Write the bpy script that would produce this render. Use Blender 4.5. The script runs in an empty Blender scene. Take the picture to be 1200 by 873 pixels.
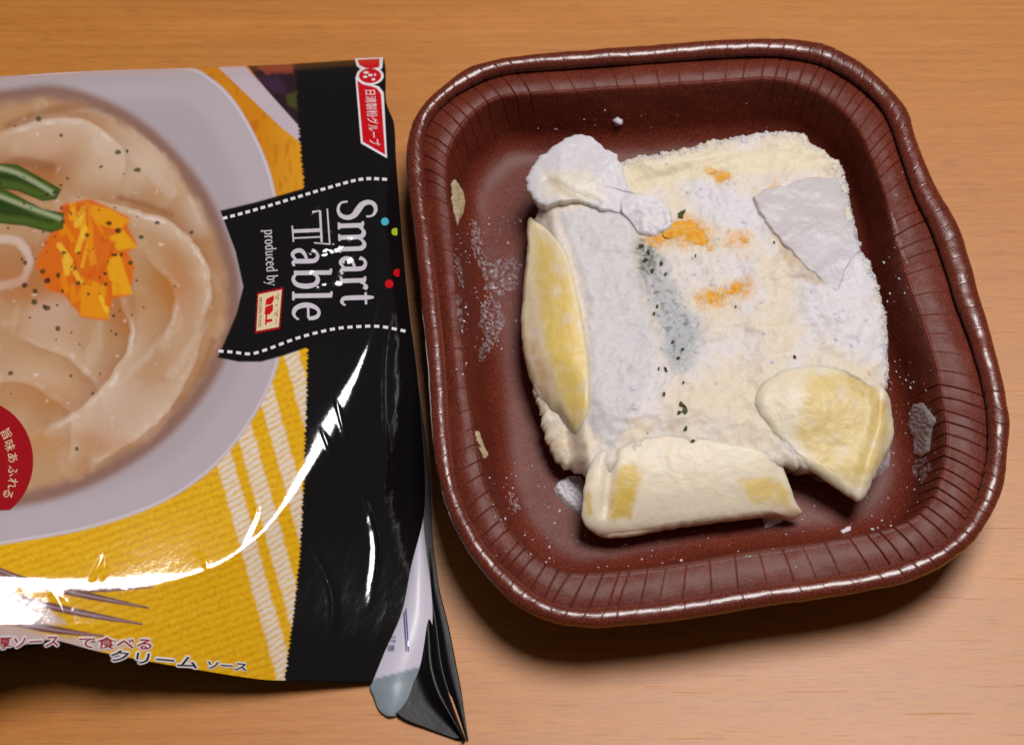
import bpy, math
import numpy as np
from mathutils import Vector
from mathutils.bvhtree import BVHTree

# ------------------------------------------------------------------ camera
TH = math.radians(27.0)      # tilt away from straight down
DIST = 0.62                  # metres from the lens to the table point in mid frame
FPX = 2406.0                 # focal length in units of a 1200 px wide frame
scene = bpy.context.scene
cam_data = bpy.data.cameras.new("camera")
cam = bpy.data.objects.new("camera", cam_data)
scene.collection.objects.link(cam)
CAM = np.array([0.0, -DIST * math.sin(TH), DIST * math.cos(TH)])
cam.location = CAM.tolist()
cam.rotation_euler = (TH, 0, 0)
cam_data.sensor_fit = 'HORIZONTAL'
cam_data.sensor_width = 36.0
cam_data.lens = 36.0 * FPX / 1200.0
cam_data.clip_start = 0.01
cam_data.clip_end = 50.0
cam_data.dof.use_dof = True
cam_data.dof.focus_distance = 0.60
cam_data.dof.aperture_fstop = 13.0
scene.camera = cam

# ------------------------------------------------------------------ light
world = bpy.data.worlds.new("World")
scene.world = world
world.use_nodes = True
bg = world.node_tree.nodes["Background"]
bg.inputs[0].default_value = (1.0, 0.88, 0.84, 1)
bg.inputs[1].default_value = 0.06
ld = bpy.data.lights.new("ceiling_lamp", 'AREA')
ld.shape = 'DISK'
ld.size = 0.66
ld.energy = 22.8
ld.color = (1.0, 0.965, 0.95)
lamp = bpy.data.objects.new("ceiling_lamp", ld)
LAMP = np.array([0.33, 0.34, 1.50])
lamp.location = LAMP.tolist()
lamp.rotation_euler = (Vector((0, 0, 0)) - Vector(LAMP)).to_track_quat('-Z', 'Y').to_euler()
scene.collection.objects.link(lamp)

vs = scene.view_settings
vs.view_transform = 'Standard'
vs.look = 'None'
vs.exposure = 0.0
vs.gamma = 1.0
vs.use_curve_mapping = False
scene.render.engine = 'CYCLES'
scene.cycles.max_bounces = 8

# ------------------------------------------------------------------ helpers
rng = np.random.default_rng(11)
COL = scene.collection
SN, CS = math.sin(TH), math.cos(TH)


def unproj(u, v, z):
    """point at height z on the sight line of photograph position (u, v)"""
    u = np.asarray(u, float); v = np.asarray(v, float); z = np.asarray(z, float)
    a = (u - 600.0) / FPX
    b = -(v - 436.5) / FPX
    dx, dy, dz = a, b * CS + SN, b * SN - CS
    t = (z - CAM[2]) / dz
    return np.stack([CAM[0] + t * dx, CAM[1] + t * dy, z + 0 * t], -1)


def proj(P):
    P = np.asarray(P, float) - CAM
    x = P[..., 0]
    y = P[..., 1] * CS + P[..., 2] * SN
    d = -(-P[..., 1] * SN + P[..., 2] * CS)
    return 600 + FPX * x / d, 436.5 - FPX * y / d


def lin(r, g, b):
    c = np.array([r, g, b], float) / 255.0
    return np.where(c <= 0.04045, c / 12.92, ((c + 0.055) / 1.055) ** 2.4)


_pr = np.random.default_rng(77)
PERM = np.tile(_pr.permutation(256), 3).astype(np.int32)
_ga = np.arange(256) * (2 * np.pi / 256)
GX2, GY2 = np.cos(_ga).astype(np.float32), np.sin(_ga).astype(np.float32)
_g3 = _pr.normal(size=(256, 3)); _g3 /= np.linalg.norm(_g3, axis=1, keepdims=True)
G3 = _g3.astype(np.float32)


def vnoise(x, y, z=None, seed=0):
    """gradient noise, about -1 to 1"""
    x = np.asarray(x, np.float32) + np.float32(seed * 7.31 % 191); y = np.asarray(y, np.float32) + np.float32(seed * 3.77 % 173)
    fi, fj = np.floor(x), np.floor(y)
    i, j = fi.astype(np.int32) & 255, fj.astype(np.int32) & 255
    fx, fy = x - fi, y - fj
    q = lambda f: f * f * f * (f * (f * 6 - 15) + 10)
    wx, wy = q(fx), q(fy)
    r = 0
    if z is None:
        for a in (0, 1):
            pa = PERM[i + a]
            for b in (0, 1):
                h = PERM[pa + j + b]
                r = r + (wx if a else 1 - wx) * (wy if b else 1 - wy) * (GX2[h] * (fx - a) + GY2[h] * (fy - b))
        return np.clip(r * 1.55, -1, 1).astype(float)
    z = np.asarray(z, np.float32)
    fk = np.floor(z); k = fk.astype(np.int32) & 255; fz = z - fk; wz = q(fz)
    for a in (0, 1):
        pa = PERM[i + a]
        for b in (0, 1):
            pb = PERM[pa + j + b]
            for c in (0, 1):
                g = G3[PERM[pb + k + c]]
                r = r + (wx if a else 1 - wx) * (wy if b else 1 - wy) * (wz if c else 1 - wz) * (g[..., 0] * (fx - a) + g[..., 1] * (fy - b) + g[..., 2] * (fz - c))
    return np.clip(r * 1.6, -1, 1).astype(float)


def fbm(x, y, z=None, oct=4, seed=0, gain=0.5):
    r, a, n, f = 0, 1.0, 0, 1.0
    for o in range(oct):
        r = r + a * vnoise(x * f + o * 17.3, y * f - o * 9.1, None if z is None else z * f, seed + o)
        n += a; a *= gain; f *= 2.03
    return r / n


def sst(a, b, x):
    t = np.clip((np.asarray(x, float) - a) / (b - a), 0, 1)
    return t * t * (3 - 2 * t)


def catmull(pts, n=12, closed=True):
    P = np.asarray(pts, float)
    m = len(P)
    out = []
    for i in range(m if closed else m - 1):
        if closed:
            p0, p1, p2, p3 = P[(i - 1) % m], P[i], P[(i + 1) % m], P[(i + 2) % m]
        else:
            p0, p1, p2, p3 = P[max(i - 1, 0)], P[i], P[i + 1], P[min(i + 2, m - 1)]
        t = np.linspace(0, 1, n, endpoint=False)[:, None]
        out.append(0.5 * ((2 * p1) + (-p0 + p2) * t + (2 * p0 - 5 * p1 + 4 * p2 - p3) * t ** 2
                          + (-p0 + 3 * p1 - 3 * p2 + p3) * t ** 3))
    out = np.concatenate(out)
    if not closed:
        out = np.vstack([out, P[-1:]])
    return out


def resample(pts, n, closed=True):
    P = np.asarray(pts, float)
    if closed:
        P = np.vstack([P, P[:1]])
    s = np.concatenate([[0], np.cumsum(np.linalg.norm(np.diff(P, axis=0), axis=1))])
    q = np.linspace(0, s[-1], n, endpoint=not closed)
    return np.stack([np.interp(q, s, P[:, k]) for k in range(P.shape[1])], -1)


def sdf(u, v, poly, margin=60.0):
    """signed distance to a polygon, negative inside; only worked out near the polygon"""
    u = np.asarray(u, float); v = np.asarray(v, float)
    P = np.asarray(poly, float)
    m = (u > P[:, 0].min() - margin) & (u < P[:, 0].max() + margin) & (v > P[:, 1].min() - margin) & (v < P[:, 1].max() + margin)
    if m.all():
        return sdf_all(u, v, P)
    out = np.full(u.shape, 1e3)
    if m.any():
        out[m] = sdf_all(u[m], v[m], P)
    return out


def sdf_all(u, v, P):
    d = np.full(u.shape, 1e9); inside = np.zeros(u.shape, bool)
    for i in range(len(P)):
        ax, ay = P[i - 1]; bx, by = P[i]
        ex, ey = bx - ax, by - ay
        L = ex * ex + ey * ey + 1e-12
        t = np.clip(((u - ax) * ex + (v - ay) * ey) / L, 0, 1)
        d = np.minimum(d, (u - ax - t * ex) ** 2 + (v - ay - t * ey) ** 2)
        c = ((ay > v) != (by > v))
        with np.errstate(divide='ignore', invalid='ignore'):
            xs = ax + (v - ay) / (by - ay if by != ay else 1e-9) * ex
        inside ^= c & (u < xs)
    d = np.sqrt(d)
    return np.where(inside, -d, d)


def pdist(u, v, line, margin=60.0):
    """distance to an open line and the length along it; only worked out near the line"""
    u = np.asarray(u, float); v = np.asarray(v, float)
    P = np.asarray(line, float)
    m = (u > P[:, 0].min() - margin) & (u < P[:, 0].max() + margin) & (v > P[:, 1].min() - margin) & (v < P[:, 1].max() + margin)
    if m.all():
        return pdist_all(u, v, P)
    d = np.full(u.shape, 1e3); s = np.zeros(u.shape)
    if m.any():
        d[m], s[m] = pdist_all(u[m], v[m], P)
    return d, s


def pdist_all(u, v, P):
    d = np.full(np.shape(u), 1e9); s = np.zeros(np.shape(u)); acc = 0.0
    for i in range(1, len(P)):
        ax, ay = P[i - 1]; ex, ey = P[i] - P[i - 1]
        L = ex * ex + ey * ey + 1e-12
        t = np.clip(((u - ax) * ex + (v - ay) * ey) / L, 0, 1)
        q = np.hypot(u - ax - t * ex, v - ay - t * ey)
        m = q < d
        d = np.where(m, q, d); s = np.where(m, acc + t * math.sqrt(L), s)
        acc += math.sqrt(L)
    return d, s


def make_mesh(name, V, F, mat, parent=None, smooth=True, color=None, props=None):
    V = np.ascontiguousarray(np.asarray(V, np.float32).reshape(-1, 3))
    me = bpy.data.meshes.new(name)
    if isinstance(F, np.ndarray):
        k = F.shape[1]
        me.vertices.add(len(V)); me.vertices.foreach_set("co", V.ravel())
        me.loops.add(F.size); me.loops.foreach_set("vertex_index", F.astype(np.int32).ravel())
        me.polygons.add(len(F))
        me.polygons.foreach_set("loop_start", np.arange(0, F.size, k, dtype=np.int32))
        me.update(calc_edges=True)
    else:
        me.from_pydata(V.tolist(), [], F)
        me.update()
    me.validate()
    if smooth:
        me.polygons.foreach_set("use_smooth", np.ones(len(me.polygons), bool))
    if color is not None:
        for cname, c in color.items():
            at = me.color_attributes.new(cname, 'FLOAT_COLOR', 'POINT')
            c = np.asarray(c, np.float32)
            if c.ndim == 1:
                c = np.repeat(c[:, None], 3, 1)
            at.data.foreach_set("color", np.hstack([c, np.ones((len(c), 1), np.float32)]).ravel())
    me.materials.append(mat)
    ob = bpy.data.objects.new(name, me)
    COL.objects.link(ob)
    if parent is not None:
        ob.parent = parent
    for k_, v_ in (props or {}).items():
        ob[k_] = v_
    return ob


def grid_faces(nr, nc, wrap_c=False, flip=False):
    r = np.arange(nr - 1)[:, None]
    c = np.arange(nc if wrap_c else nc - 1)[None, :]
    c2 = (c + 1) % nc
    a = r * nc + c; b = r * nc + c2; d = (r + 1) * nc + c; e = (r + 1) * nc + c2
    F = np.stack([a, b, e, d], -1).reshape(-1, 4)
    return F[:, ::-1].copy() if flip else F


def empty(name, loc, label, cat, group=None):
    o = bpy.data.objects.new(name, None)
    o.empty_display_size = 0.02
    COL.objects.link(o)
    o["label"] = label; o["category"] = cat
    if group: o["group"] = group
    return o


# ------------------------------------------------------------------ materials
def new_mat(name):
    m = bpy.data.materials.new(name)
    m.use_nodes = True
    nt = m.node_tree
    return m, nt, nt.nodes["Principled BSDF"]


def N(nt, kind, **kw):
    n = nt.nodes.new(kind)
    for k, v in kw.items():
        setattr(n, k, v)
    return n


def noise_node(nt, scale, detail=4, rough=0.5, vec=None):
    n = N(nt, 'ShaderNodeTexNoise')
    n.inputs['Scale'].default_value = scale
    n.inputs['Detail'].default_value = detail
    n.inputs['Roughness'].default_value = rough
    if vec is None:
        tc = N(nt, 'ShaderNodeTexCoord')
        vec = tc.outputs['Object']
    nt.links.new(vec, n.inputs['Vector'])
    return n


def ramp(nt, src, stops):
    r = N(nt, 'ShaderNodeValToRGB')
    el = r.color_ramp.elements
    while len(el) < len(stops):
        el.new(0.5)
    for e, (p, c) in zip(el, stops):
        e.position = p
        e.color = (*c, 1) if not np.isscalar(c) else (c, c, c, 1)
    nt.links.new(src, r.inputs['Fac'])
    return r


def bump(nt, bsdf, src, strength, dist, prev=None):
    b = N(nt, 'ShaderNodeBump')
    b.inputs['Strength'].default_value = strength
    b.inputs['Distance'].default_value = dist
    nt.links.new(src, b.inputs['Height'])
    if prev is not None:
        nt.links.new(prev.outputs['Normal'], b.inputs['Normal'])
    nt.links.new(b.outputs['Normal'], bsdf.inputs['Normal'])
    return b


def mat_wood():
    m, nt, b = new_mat("orange_wood")
    tc = N(nt, 'ShaderNodeTexCoord')
    def mapped(sx, sy, rz=0.0):
        mp = N(nt, 'ShaderNodeMapping')
        mp.inputs['Scale'].default_value = (sx, sy, 1)
        mp.inputs['Rotation'].default_value = (0, 0, rz)
        nt.links.new(tc.outputs['Object'], mp.inputs['Vector'])
        return mp.outputs['Vector']
    rz = math.radians(-1.5)
    g1 = noise_node(nt, 1.0, 5, 0.6, mapped(14, 520, rz))
    g2 = noise_node(nt, 1.0, 3, 0.6, mapped(110, 2600, rz))
    g3 = noise_node(nt, 1.0, 3, 0.5, mapped(3, 60, rz))
    r1 = ramp(nt, g1.outputs['Fac'], [(0.25, lin(183, 111, 38)), (0.5, lin(192, 121, 45)), (0.75, lin(201, 131, 54))])
    r3 = ramp(nt, g3.outputs['Fac'], [(0.3, 0.92), (0.7, 1.04)])
    r2 = ramp(nt, g2.outputs['Fac'], [(0.32, 0.70), (0.45, 0.96), (0.7, 1.05)])
    mx = N(nt, 'ShaderNodeMixRGB', blend_type='MULTIPLY'); mx.inputs[0].default_value = 1
    nt.links.new(r1.outputs[0], mx.inputs[1]); nt.links.new(r2.outputs[0], mx.inputs[2])
    mx2 = N(nt, 'ShaderNodeMixRGB', blend_type='MULTIPLY'); mx2.inputs[0].default_value = 1
    nt.links.new(mx.outputs[0], mx2.inputs[1]); nt.links.new(r3.outputs[0], mx2.inputs[2])
    nt.links.new(mx2.outputs[0], b.inputs['Base Color'])
    rr = ramp(nt, g1.outputs['Fac'], [(0.2, 0.37), (0.8, 0.43)])
    nt.links.new(rr.outputs[0], b.inputs['Roughness'])
    b.inputs['Specular IOR Level'].default_value = 0.5
    bp = bump(nt, b, g2.outputs['Fac'], 0.12, 0.0004)
    # fine scratches worn into the varnish
    for rz_, sc in ((0.6, 1.0), (-0.9, 0.7)):
        g4 = noise_node(nt, sc, 2, 0.5, mapped(22, 1400, rz_))
        r4 = ramp(nt, g4.outputs['Fac'], [(0.70, 0.0), (0.76, 1.0)])
        bp = bump(nt, b, r4.outputs[0], 0.25, 0.0002, bp)
    return m


def mat_tray(name, r0, r1_):
    m, nt, b = new_mat(name)
    n1 = noise_node(nt, 2100, 3, 0.65)
    n2 = noise_node(nt, 60, 4, 0.55)
    r1 = ramp(nt, n1.outputs['Fac'], [(0.32, lin(80, 29, 18)), (0.55, lin(108, 43, 28)), (0.74, lin(152, 76, 56))])
    r2 = ramp(nt, n2.outputs['Fac'], [(0.3, 0.86), (0.7, 1.08)])
    mx = N(nt, 'ShaderNodeMixRGB', blend_type='MULTIPLY'); mx.inputs[0].default_value = 1
    nt.links.new(r1.outputs[0], mx.inputs[1]); nt.links.new(r2.outputs[0], mx.inputs[2])
    nt.links.new(mx.outputs[0], b.inputs['Base Color'])
    rr = ramp(nt, n1.outputs['Fac'], [(0.3, r0), (0.75, r1_)])
    nt.links.new(rr.outputs[0], b.inputs['Roughness'])
    b.inputs['Specular IOR Level'].default_value = 0.5
    bp = bump(nt, b, n1.outputs['Fac'], 0.3, 0.0003)
    bump(nt, b, n2.outputs['Fac'], 0.25, 0.0012, bp)
    return m


def mat_attr(name, rough=0.5, sss=0.0, bumps=(), spec=0.5, coat=0.0, attr="tone", trans=0.0, radius=(1, .8, .6), sscale=0.003,
             speck=None):
    m, nt, b = new_mat(name)
    a = N(nt, 'ShaderNodeVertexColor', layer_name=attr)
    src = a.outputs['Color']
    if speck:
        sc_, lo, hi = speck
        n = noise_node(nt, sc_, 3, 0.6)
        r = ramp(nt, n.outputs['Fac'], [(0.3, lo), (0.7, hi)])
        mx = N(nt, 'ShaderNodeMixRGB', blend_type='MULTIPLY'); mx.inputs[0].default_value = 1
        nt.links.new(src, mx.inputs[1]); nt.links.new(r.outputs[0], mx.inputs[2])
        src = mx.outputs[0]
    nt.links.new(src, b.inputs['Base Color'])
    b.inputs['Roughness'].default_value = rough
    b.inputs['Specular IOR Level'].default_value = spec
    b.inputs['Subsurface Weight'].default_value = sss
    b.inputs['Subsurface Radius'].default_value = radius
    b.inputs['Subsurface Scale'].default_value = sscale
    b.inputs['Coat Weight'].default_value = coat
    b.inputs['Coat Roughness'].default_value = 0.08
    b.inputs['Transmission Weight'].default_value = trans
    prev = None
    for sc_, st, di in bumps:
        n = noise_node(nt, sc_, 4, 0.6)
        prev = bump(nt, b, n.outputs['Fac'], st, di, prev)
    return m


def mat_flat(name, rgb, rough=0.4, sss=0.0, spec=0.5, trans=0.0, bumps=(), var=None):
    m, nt, b = new_mat(name)
    c = lin(*rgb)
    b.inputs['Base Color'].default_value = (*c, 1)
    if var:
        n = noise_node(nt, var[0], 3, 0.6)
        r = ramp(nt, n.outputs['Fac'], [(0.3, c * var[1]), (0.7, np.clip(c * var[2], 0, 1))])
        nt.links.new(r.outputs[0], b.inputs['Base Color'])
    b.inputs['Roughness'].default_value = rough
    b.inputs['Specular IOR Level'].default_value = spec
    b.inputs['Subsurface Weight'].default_value = sss
    b.inputs['Subsurface Radius'].default_value = (1, .9, .85)
    b.inputs['Subsurface Scale'].default_value = 0.003
    b.inputs['Transmission Weight'].default_value = trans
    b.inputs['IOR'].default_value = 1.31 if trans else 1.5
    prev = None
    for sc_, st, di in bumps:
        n = noise_node(nt, sc_, 4, 0.6)
        prev = bump(nt, b, n.outputs['Fac'], st, di, prev)
    return m


M_WOOD = mat_wood()
M_TRAY = mat_tray("brown_coated_paper", 0.36, 0.52)
M_TRAY.node_tree.nodes["Principled BSDF"].inputs["Specular IOR Level"].default_value = 0.30
M_RIM = mat_tray("brown_coated_paper_rim", 0.20, 0.32)
M_RIM.node_tree.nodes["Principled BSDF"].inputs["Coat Weight"].default_value = 0.5
M_RIM.node_tree.nodes["Principled BSDF"].inputs["Coat Roughness"].default_value = 0.12
M_SAUCE = mat_attr("frosted_cream_sauce", 0.5, 0.75, [(2400, 0.35, 0.0003), (500, 0.08, 0.0006)], 0.45, speck=(3000, 0.95, 1.03), radius=(1, .9, .82), sscale=0.0025)
M_PASTA = mat_attr("frozen_pasta", 0.42, 0.7, [(1600, 0.25, 0.0003), (300, 0.15, 0.0006)], 0.45, speck=(2600, 0.94, 1.04))
M_ICE = mat_flat("cloudy_ice", (222, 218, 224), 0.28, 0.5, 0.5, 0.25, [(900, 0.35, 0.0005), (250, 0.3, 0.001)])
M_FROST = mat_flat("white_frost", (222, 217, 226), 0.6, 0.0, 0.5, 0.0, [(2500, 0.5, 0.0004)])
M_RIME, _nt, _b = new_mat("thin_rime")
_b.inputs['Base Color'].default_value = (*lin(214, 208, 216), 1)
_b.inputs['Roughness'].default_value = 0.6
_n = noise_node(_nt, 900, 5, 0.75)
_r = ramp(_nt, _n.outputs['Fac'], [(0.46, 0.0), (0.72, 0.8)])
_nt.links.new(_r.outputs[0], _b.inputs['Alpha'])
bump(_nt, _b, _n.outputs['Fac'], 0.6, 0.0004)
M_CLEARICE = mat_flat("clear_ice", (225, 222, 228), 0.35, 0.0, 0.5, 0.7, [(900, 0.2, 0.0005)])
M_PUMPKIN, _nt, _b = new_mat("frosted_pumpkin")
_n = noise_node(_nt, 420, 5, 0.7)
_r = ramp(_nt, _n.outputs['Fac'], [(0.34, lin(228, 140, 14)), (0.50, lin(236, 170, 44)), (0.62, lin(232, 184, 110)), (0.74, lin(228, 212, 196))])
_nt.links.new(_r.outputs[0], _b.inputs['Base Color'])
_b.inputs['Roughness'].default_value = 0.6
_b.inputs['Specular IOR Level'].default_value = 0.3
bump(_nt, _b, _n.outputs['Fac'], 0.4, 0.0006)
M_HERB = mat_flat("dried_herb", (82, 88, 46), 0.7, 0, 0.3, 0, (), var=(900, 0.6, 1.5))
M_FILM = mat_attr("printed_plastic_film", 0.10, 0, [(160, 0.06, 0.0012), (600, 0.04, 0.0004)], 0.85, attr="tone")
M_BLACKFILM = mat_flat("black_plastic_film", (14, 12, 13), 0.33, 0, 0.18, 0, [(60, 0.12, 0.002)])
M_FLAP = mat_attr("white_plastic_film", 0.35, 0, [(120, 0.1, 0.001)], 0.4, attr="tone")


def ink(name, rgb):
    return mat_flat(name, rgb, 0.10, 0, 0.85, 0, [(160, 0.06, 0.0012)])


I_LILAC = ink("ink_pale_lilac", (206, 198, 208))
I_WHITE = ink("ink_white", (232, 226, 230))
I_RED = ink("ink_red", (200, 14, 26))
I_DKRED = ink("ink_dark_red", (158, 14, 24))
I_BEIGE = ink("ink_beige", (228, 205, 165))
I_BLACK = ink("ink_black", (22, 17, 18))
I_BLUE = ink("ink_blue", (74, 178, 205))
I_GREEN = ink("ink_green", (168, 190, 40))
I_NAVY = ink("ink_blue_violet", (98, 98, 158))

# ------------------------------------------------------------------ table
def build_table():
    X, Y, T = 1.2, 0.9, 0.025
    V = []
    nb = 6
    bev = 0.004
    # bevelled board: loops from the bottom edge up over a rounded arris to the top sheet
    prof = [(0.0, -T)] + [(bev * (1 - math.cos(a)), -bev + bev * math.sin(a)) for a in np.linspace(0, math.pi / 2, nb)]
    loops = []
    for ins, z in prof:
        loops.append([(-X + ins, -Y + ins, z), (X - ins, -Y + ins, z), (X - ins, Y - ins, z), (-X + ins, Y - ins, z)])
    V = [p for l in loops for p in l]
    F = []
    for i in range(len(loops) - 1):
        for k in range(4):
            a, b = i * 4 + k, i * 4 + (k + 1) % 4
            F.append((a, b, b + 4, a + 4))
    n = (len(loops) - 1) * 4
    F.append((n, n + 1, n + 2, n + 3)); F.append((3, 2, 1, 0))
    make_mesh("table_top", V, F, M_WOOD, smooth=False, props={"kind": "structure"})


build_table()

# ------------------------------------------------------------------ tray
A_PX = [(760, 52), (687, 57.7), (611, 65), (573, 71.6), (548, 79), (523, 97), (500, 118), (485, 138), (478, 161), (476, 186),
        (479, 222), (487, 287), (493, 345), (499, 402), (503.5, 459), (508, 524), (517, 572), (532, 614), (554, 652), (577, 681),
        (602, 705), (628, 720), (657, 729), (689, 733), (734, 731), (790, 725), (850, 716), (900, 707), (964, 699), (1028, 688),
        (1060, 681), (1092, 668), (1118, 652), (1144, 630), (1163, 601), (1176, 569), (1182, 524), (1184, 492), (1179, 460),
        (1171, 425), (1160, 385), (1150, 352), (1140, 315), (1125, 267), (1106, 233), (1087, 195), (1075, 164), (1065, 133),
        (1051, 111), (1030, 90), (1003, 69.5), (969, 52), (934, 45.5), (900, 44.5), (850, 46)]
B_PX = [(760, 71), (687, 76.6), (611, 81.7), (581, 86.7), (556, 97), (530.6, 112), (510, 131), (500, 151), (496.5, 171), (498, 206),
        (501.5, 244), (510, 302), (517, 367.5), (521.6, 416), (526, 474), (529, 524), (536.5, 569), (551, 607.6), (570, 640),
        (596, 668.5), (625, 694), (657, 708.6), (689, 712), (734, 709), (790, 703), (850, 693.5), (900, 685), (964, 676.5),
        (1028, 665), (1060, 656), (1092, 643), (1121, 620), (1140.6, 591.5), (1152, 559.5), (1158, 524), (1158, 486), (1150, 440),
        (1136, 395), (1120, 352), (1110, 318), (1092, 268), (1071, 223), (1055, 178), (1046, 150), (1034, 126), (1013, 104), (989, 87),
        (962, 73), (927, 65.5), (900, 63.5), (850, 65)]
C_PX = [(760, 103), (712, 105.6), (667, 109), (636, 110.7), (611, 112), (591, 114.5), (573, 121), (556, 134), (541, 151), (529, 174),
        (524, 201), (525.5, 232), (530, 262), (536, 345), (542, 402), (549, 459), (556, 500), (561, 531), (570, 566), (586, 601),
        (605.5, 630), (628, 652.5), (657, 667.5), (682.5, 671), (727, 668.5), (790, 661), (850, 651), (900, 643), (948, 636.5), (996, 628.5),
        (1044, 617), (1070, 606), (1089, 588), (1099, 566), (1105, 540), (1107, 508), (1104, 479), (1095, 430), (1080, 380),
        (1062, 329), (1051, 291), (1041, 250), (1034, 222), (1020, 184), (1006, 154), (986, 130), (962, 112), (934, 100), (900, 94),
        (850, 97), (800, 100)]
Z_RIM, Z_FLANGE, Z_LIP, Z_FLOOR = 0.0238, 0.0233, 0.0219, 0.0022
TRAY_C = unproj(826, 385, 0.024)[:2]
ZS = 0.78    # height of the frozen block against its first draft


def polar_loop(px, z, phi):
    P = unproj(*np.array(px).T, z)[:, :2]
    P = catmull(P, 14) - TRAY_C
    a = np.arctan2(P[:, 1], P[:, 0]); r = np.hypot(P[:, 0], P[:, 1])
    o = np.argsort(a); a, r = a[o], r[o]
    a = np.concatenate([a - 2 * np.pi, a, a + 2 * np.pi]); r = np.tile(r, 3)
    rr = np.interp(phi, a, r)
    k = np.ones(15) / 15
    n = len(rr)
    rr = np.convolve(np.tile(rr, 3), k, 'same')[n:2 * n]
    return rr


tray = empty("paper_tray", (0, 0, 0), "square brown pleated paper tray with rolled rim holding frozen pasta", "tray")


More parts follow.
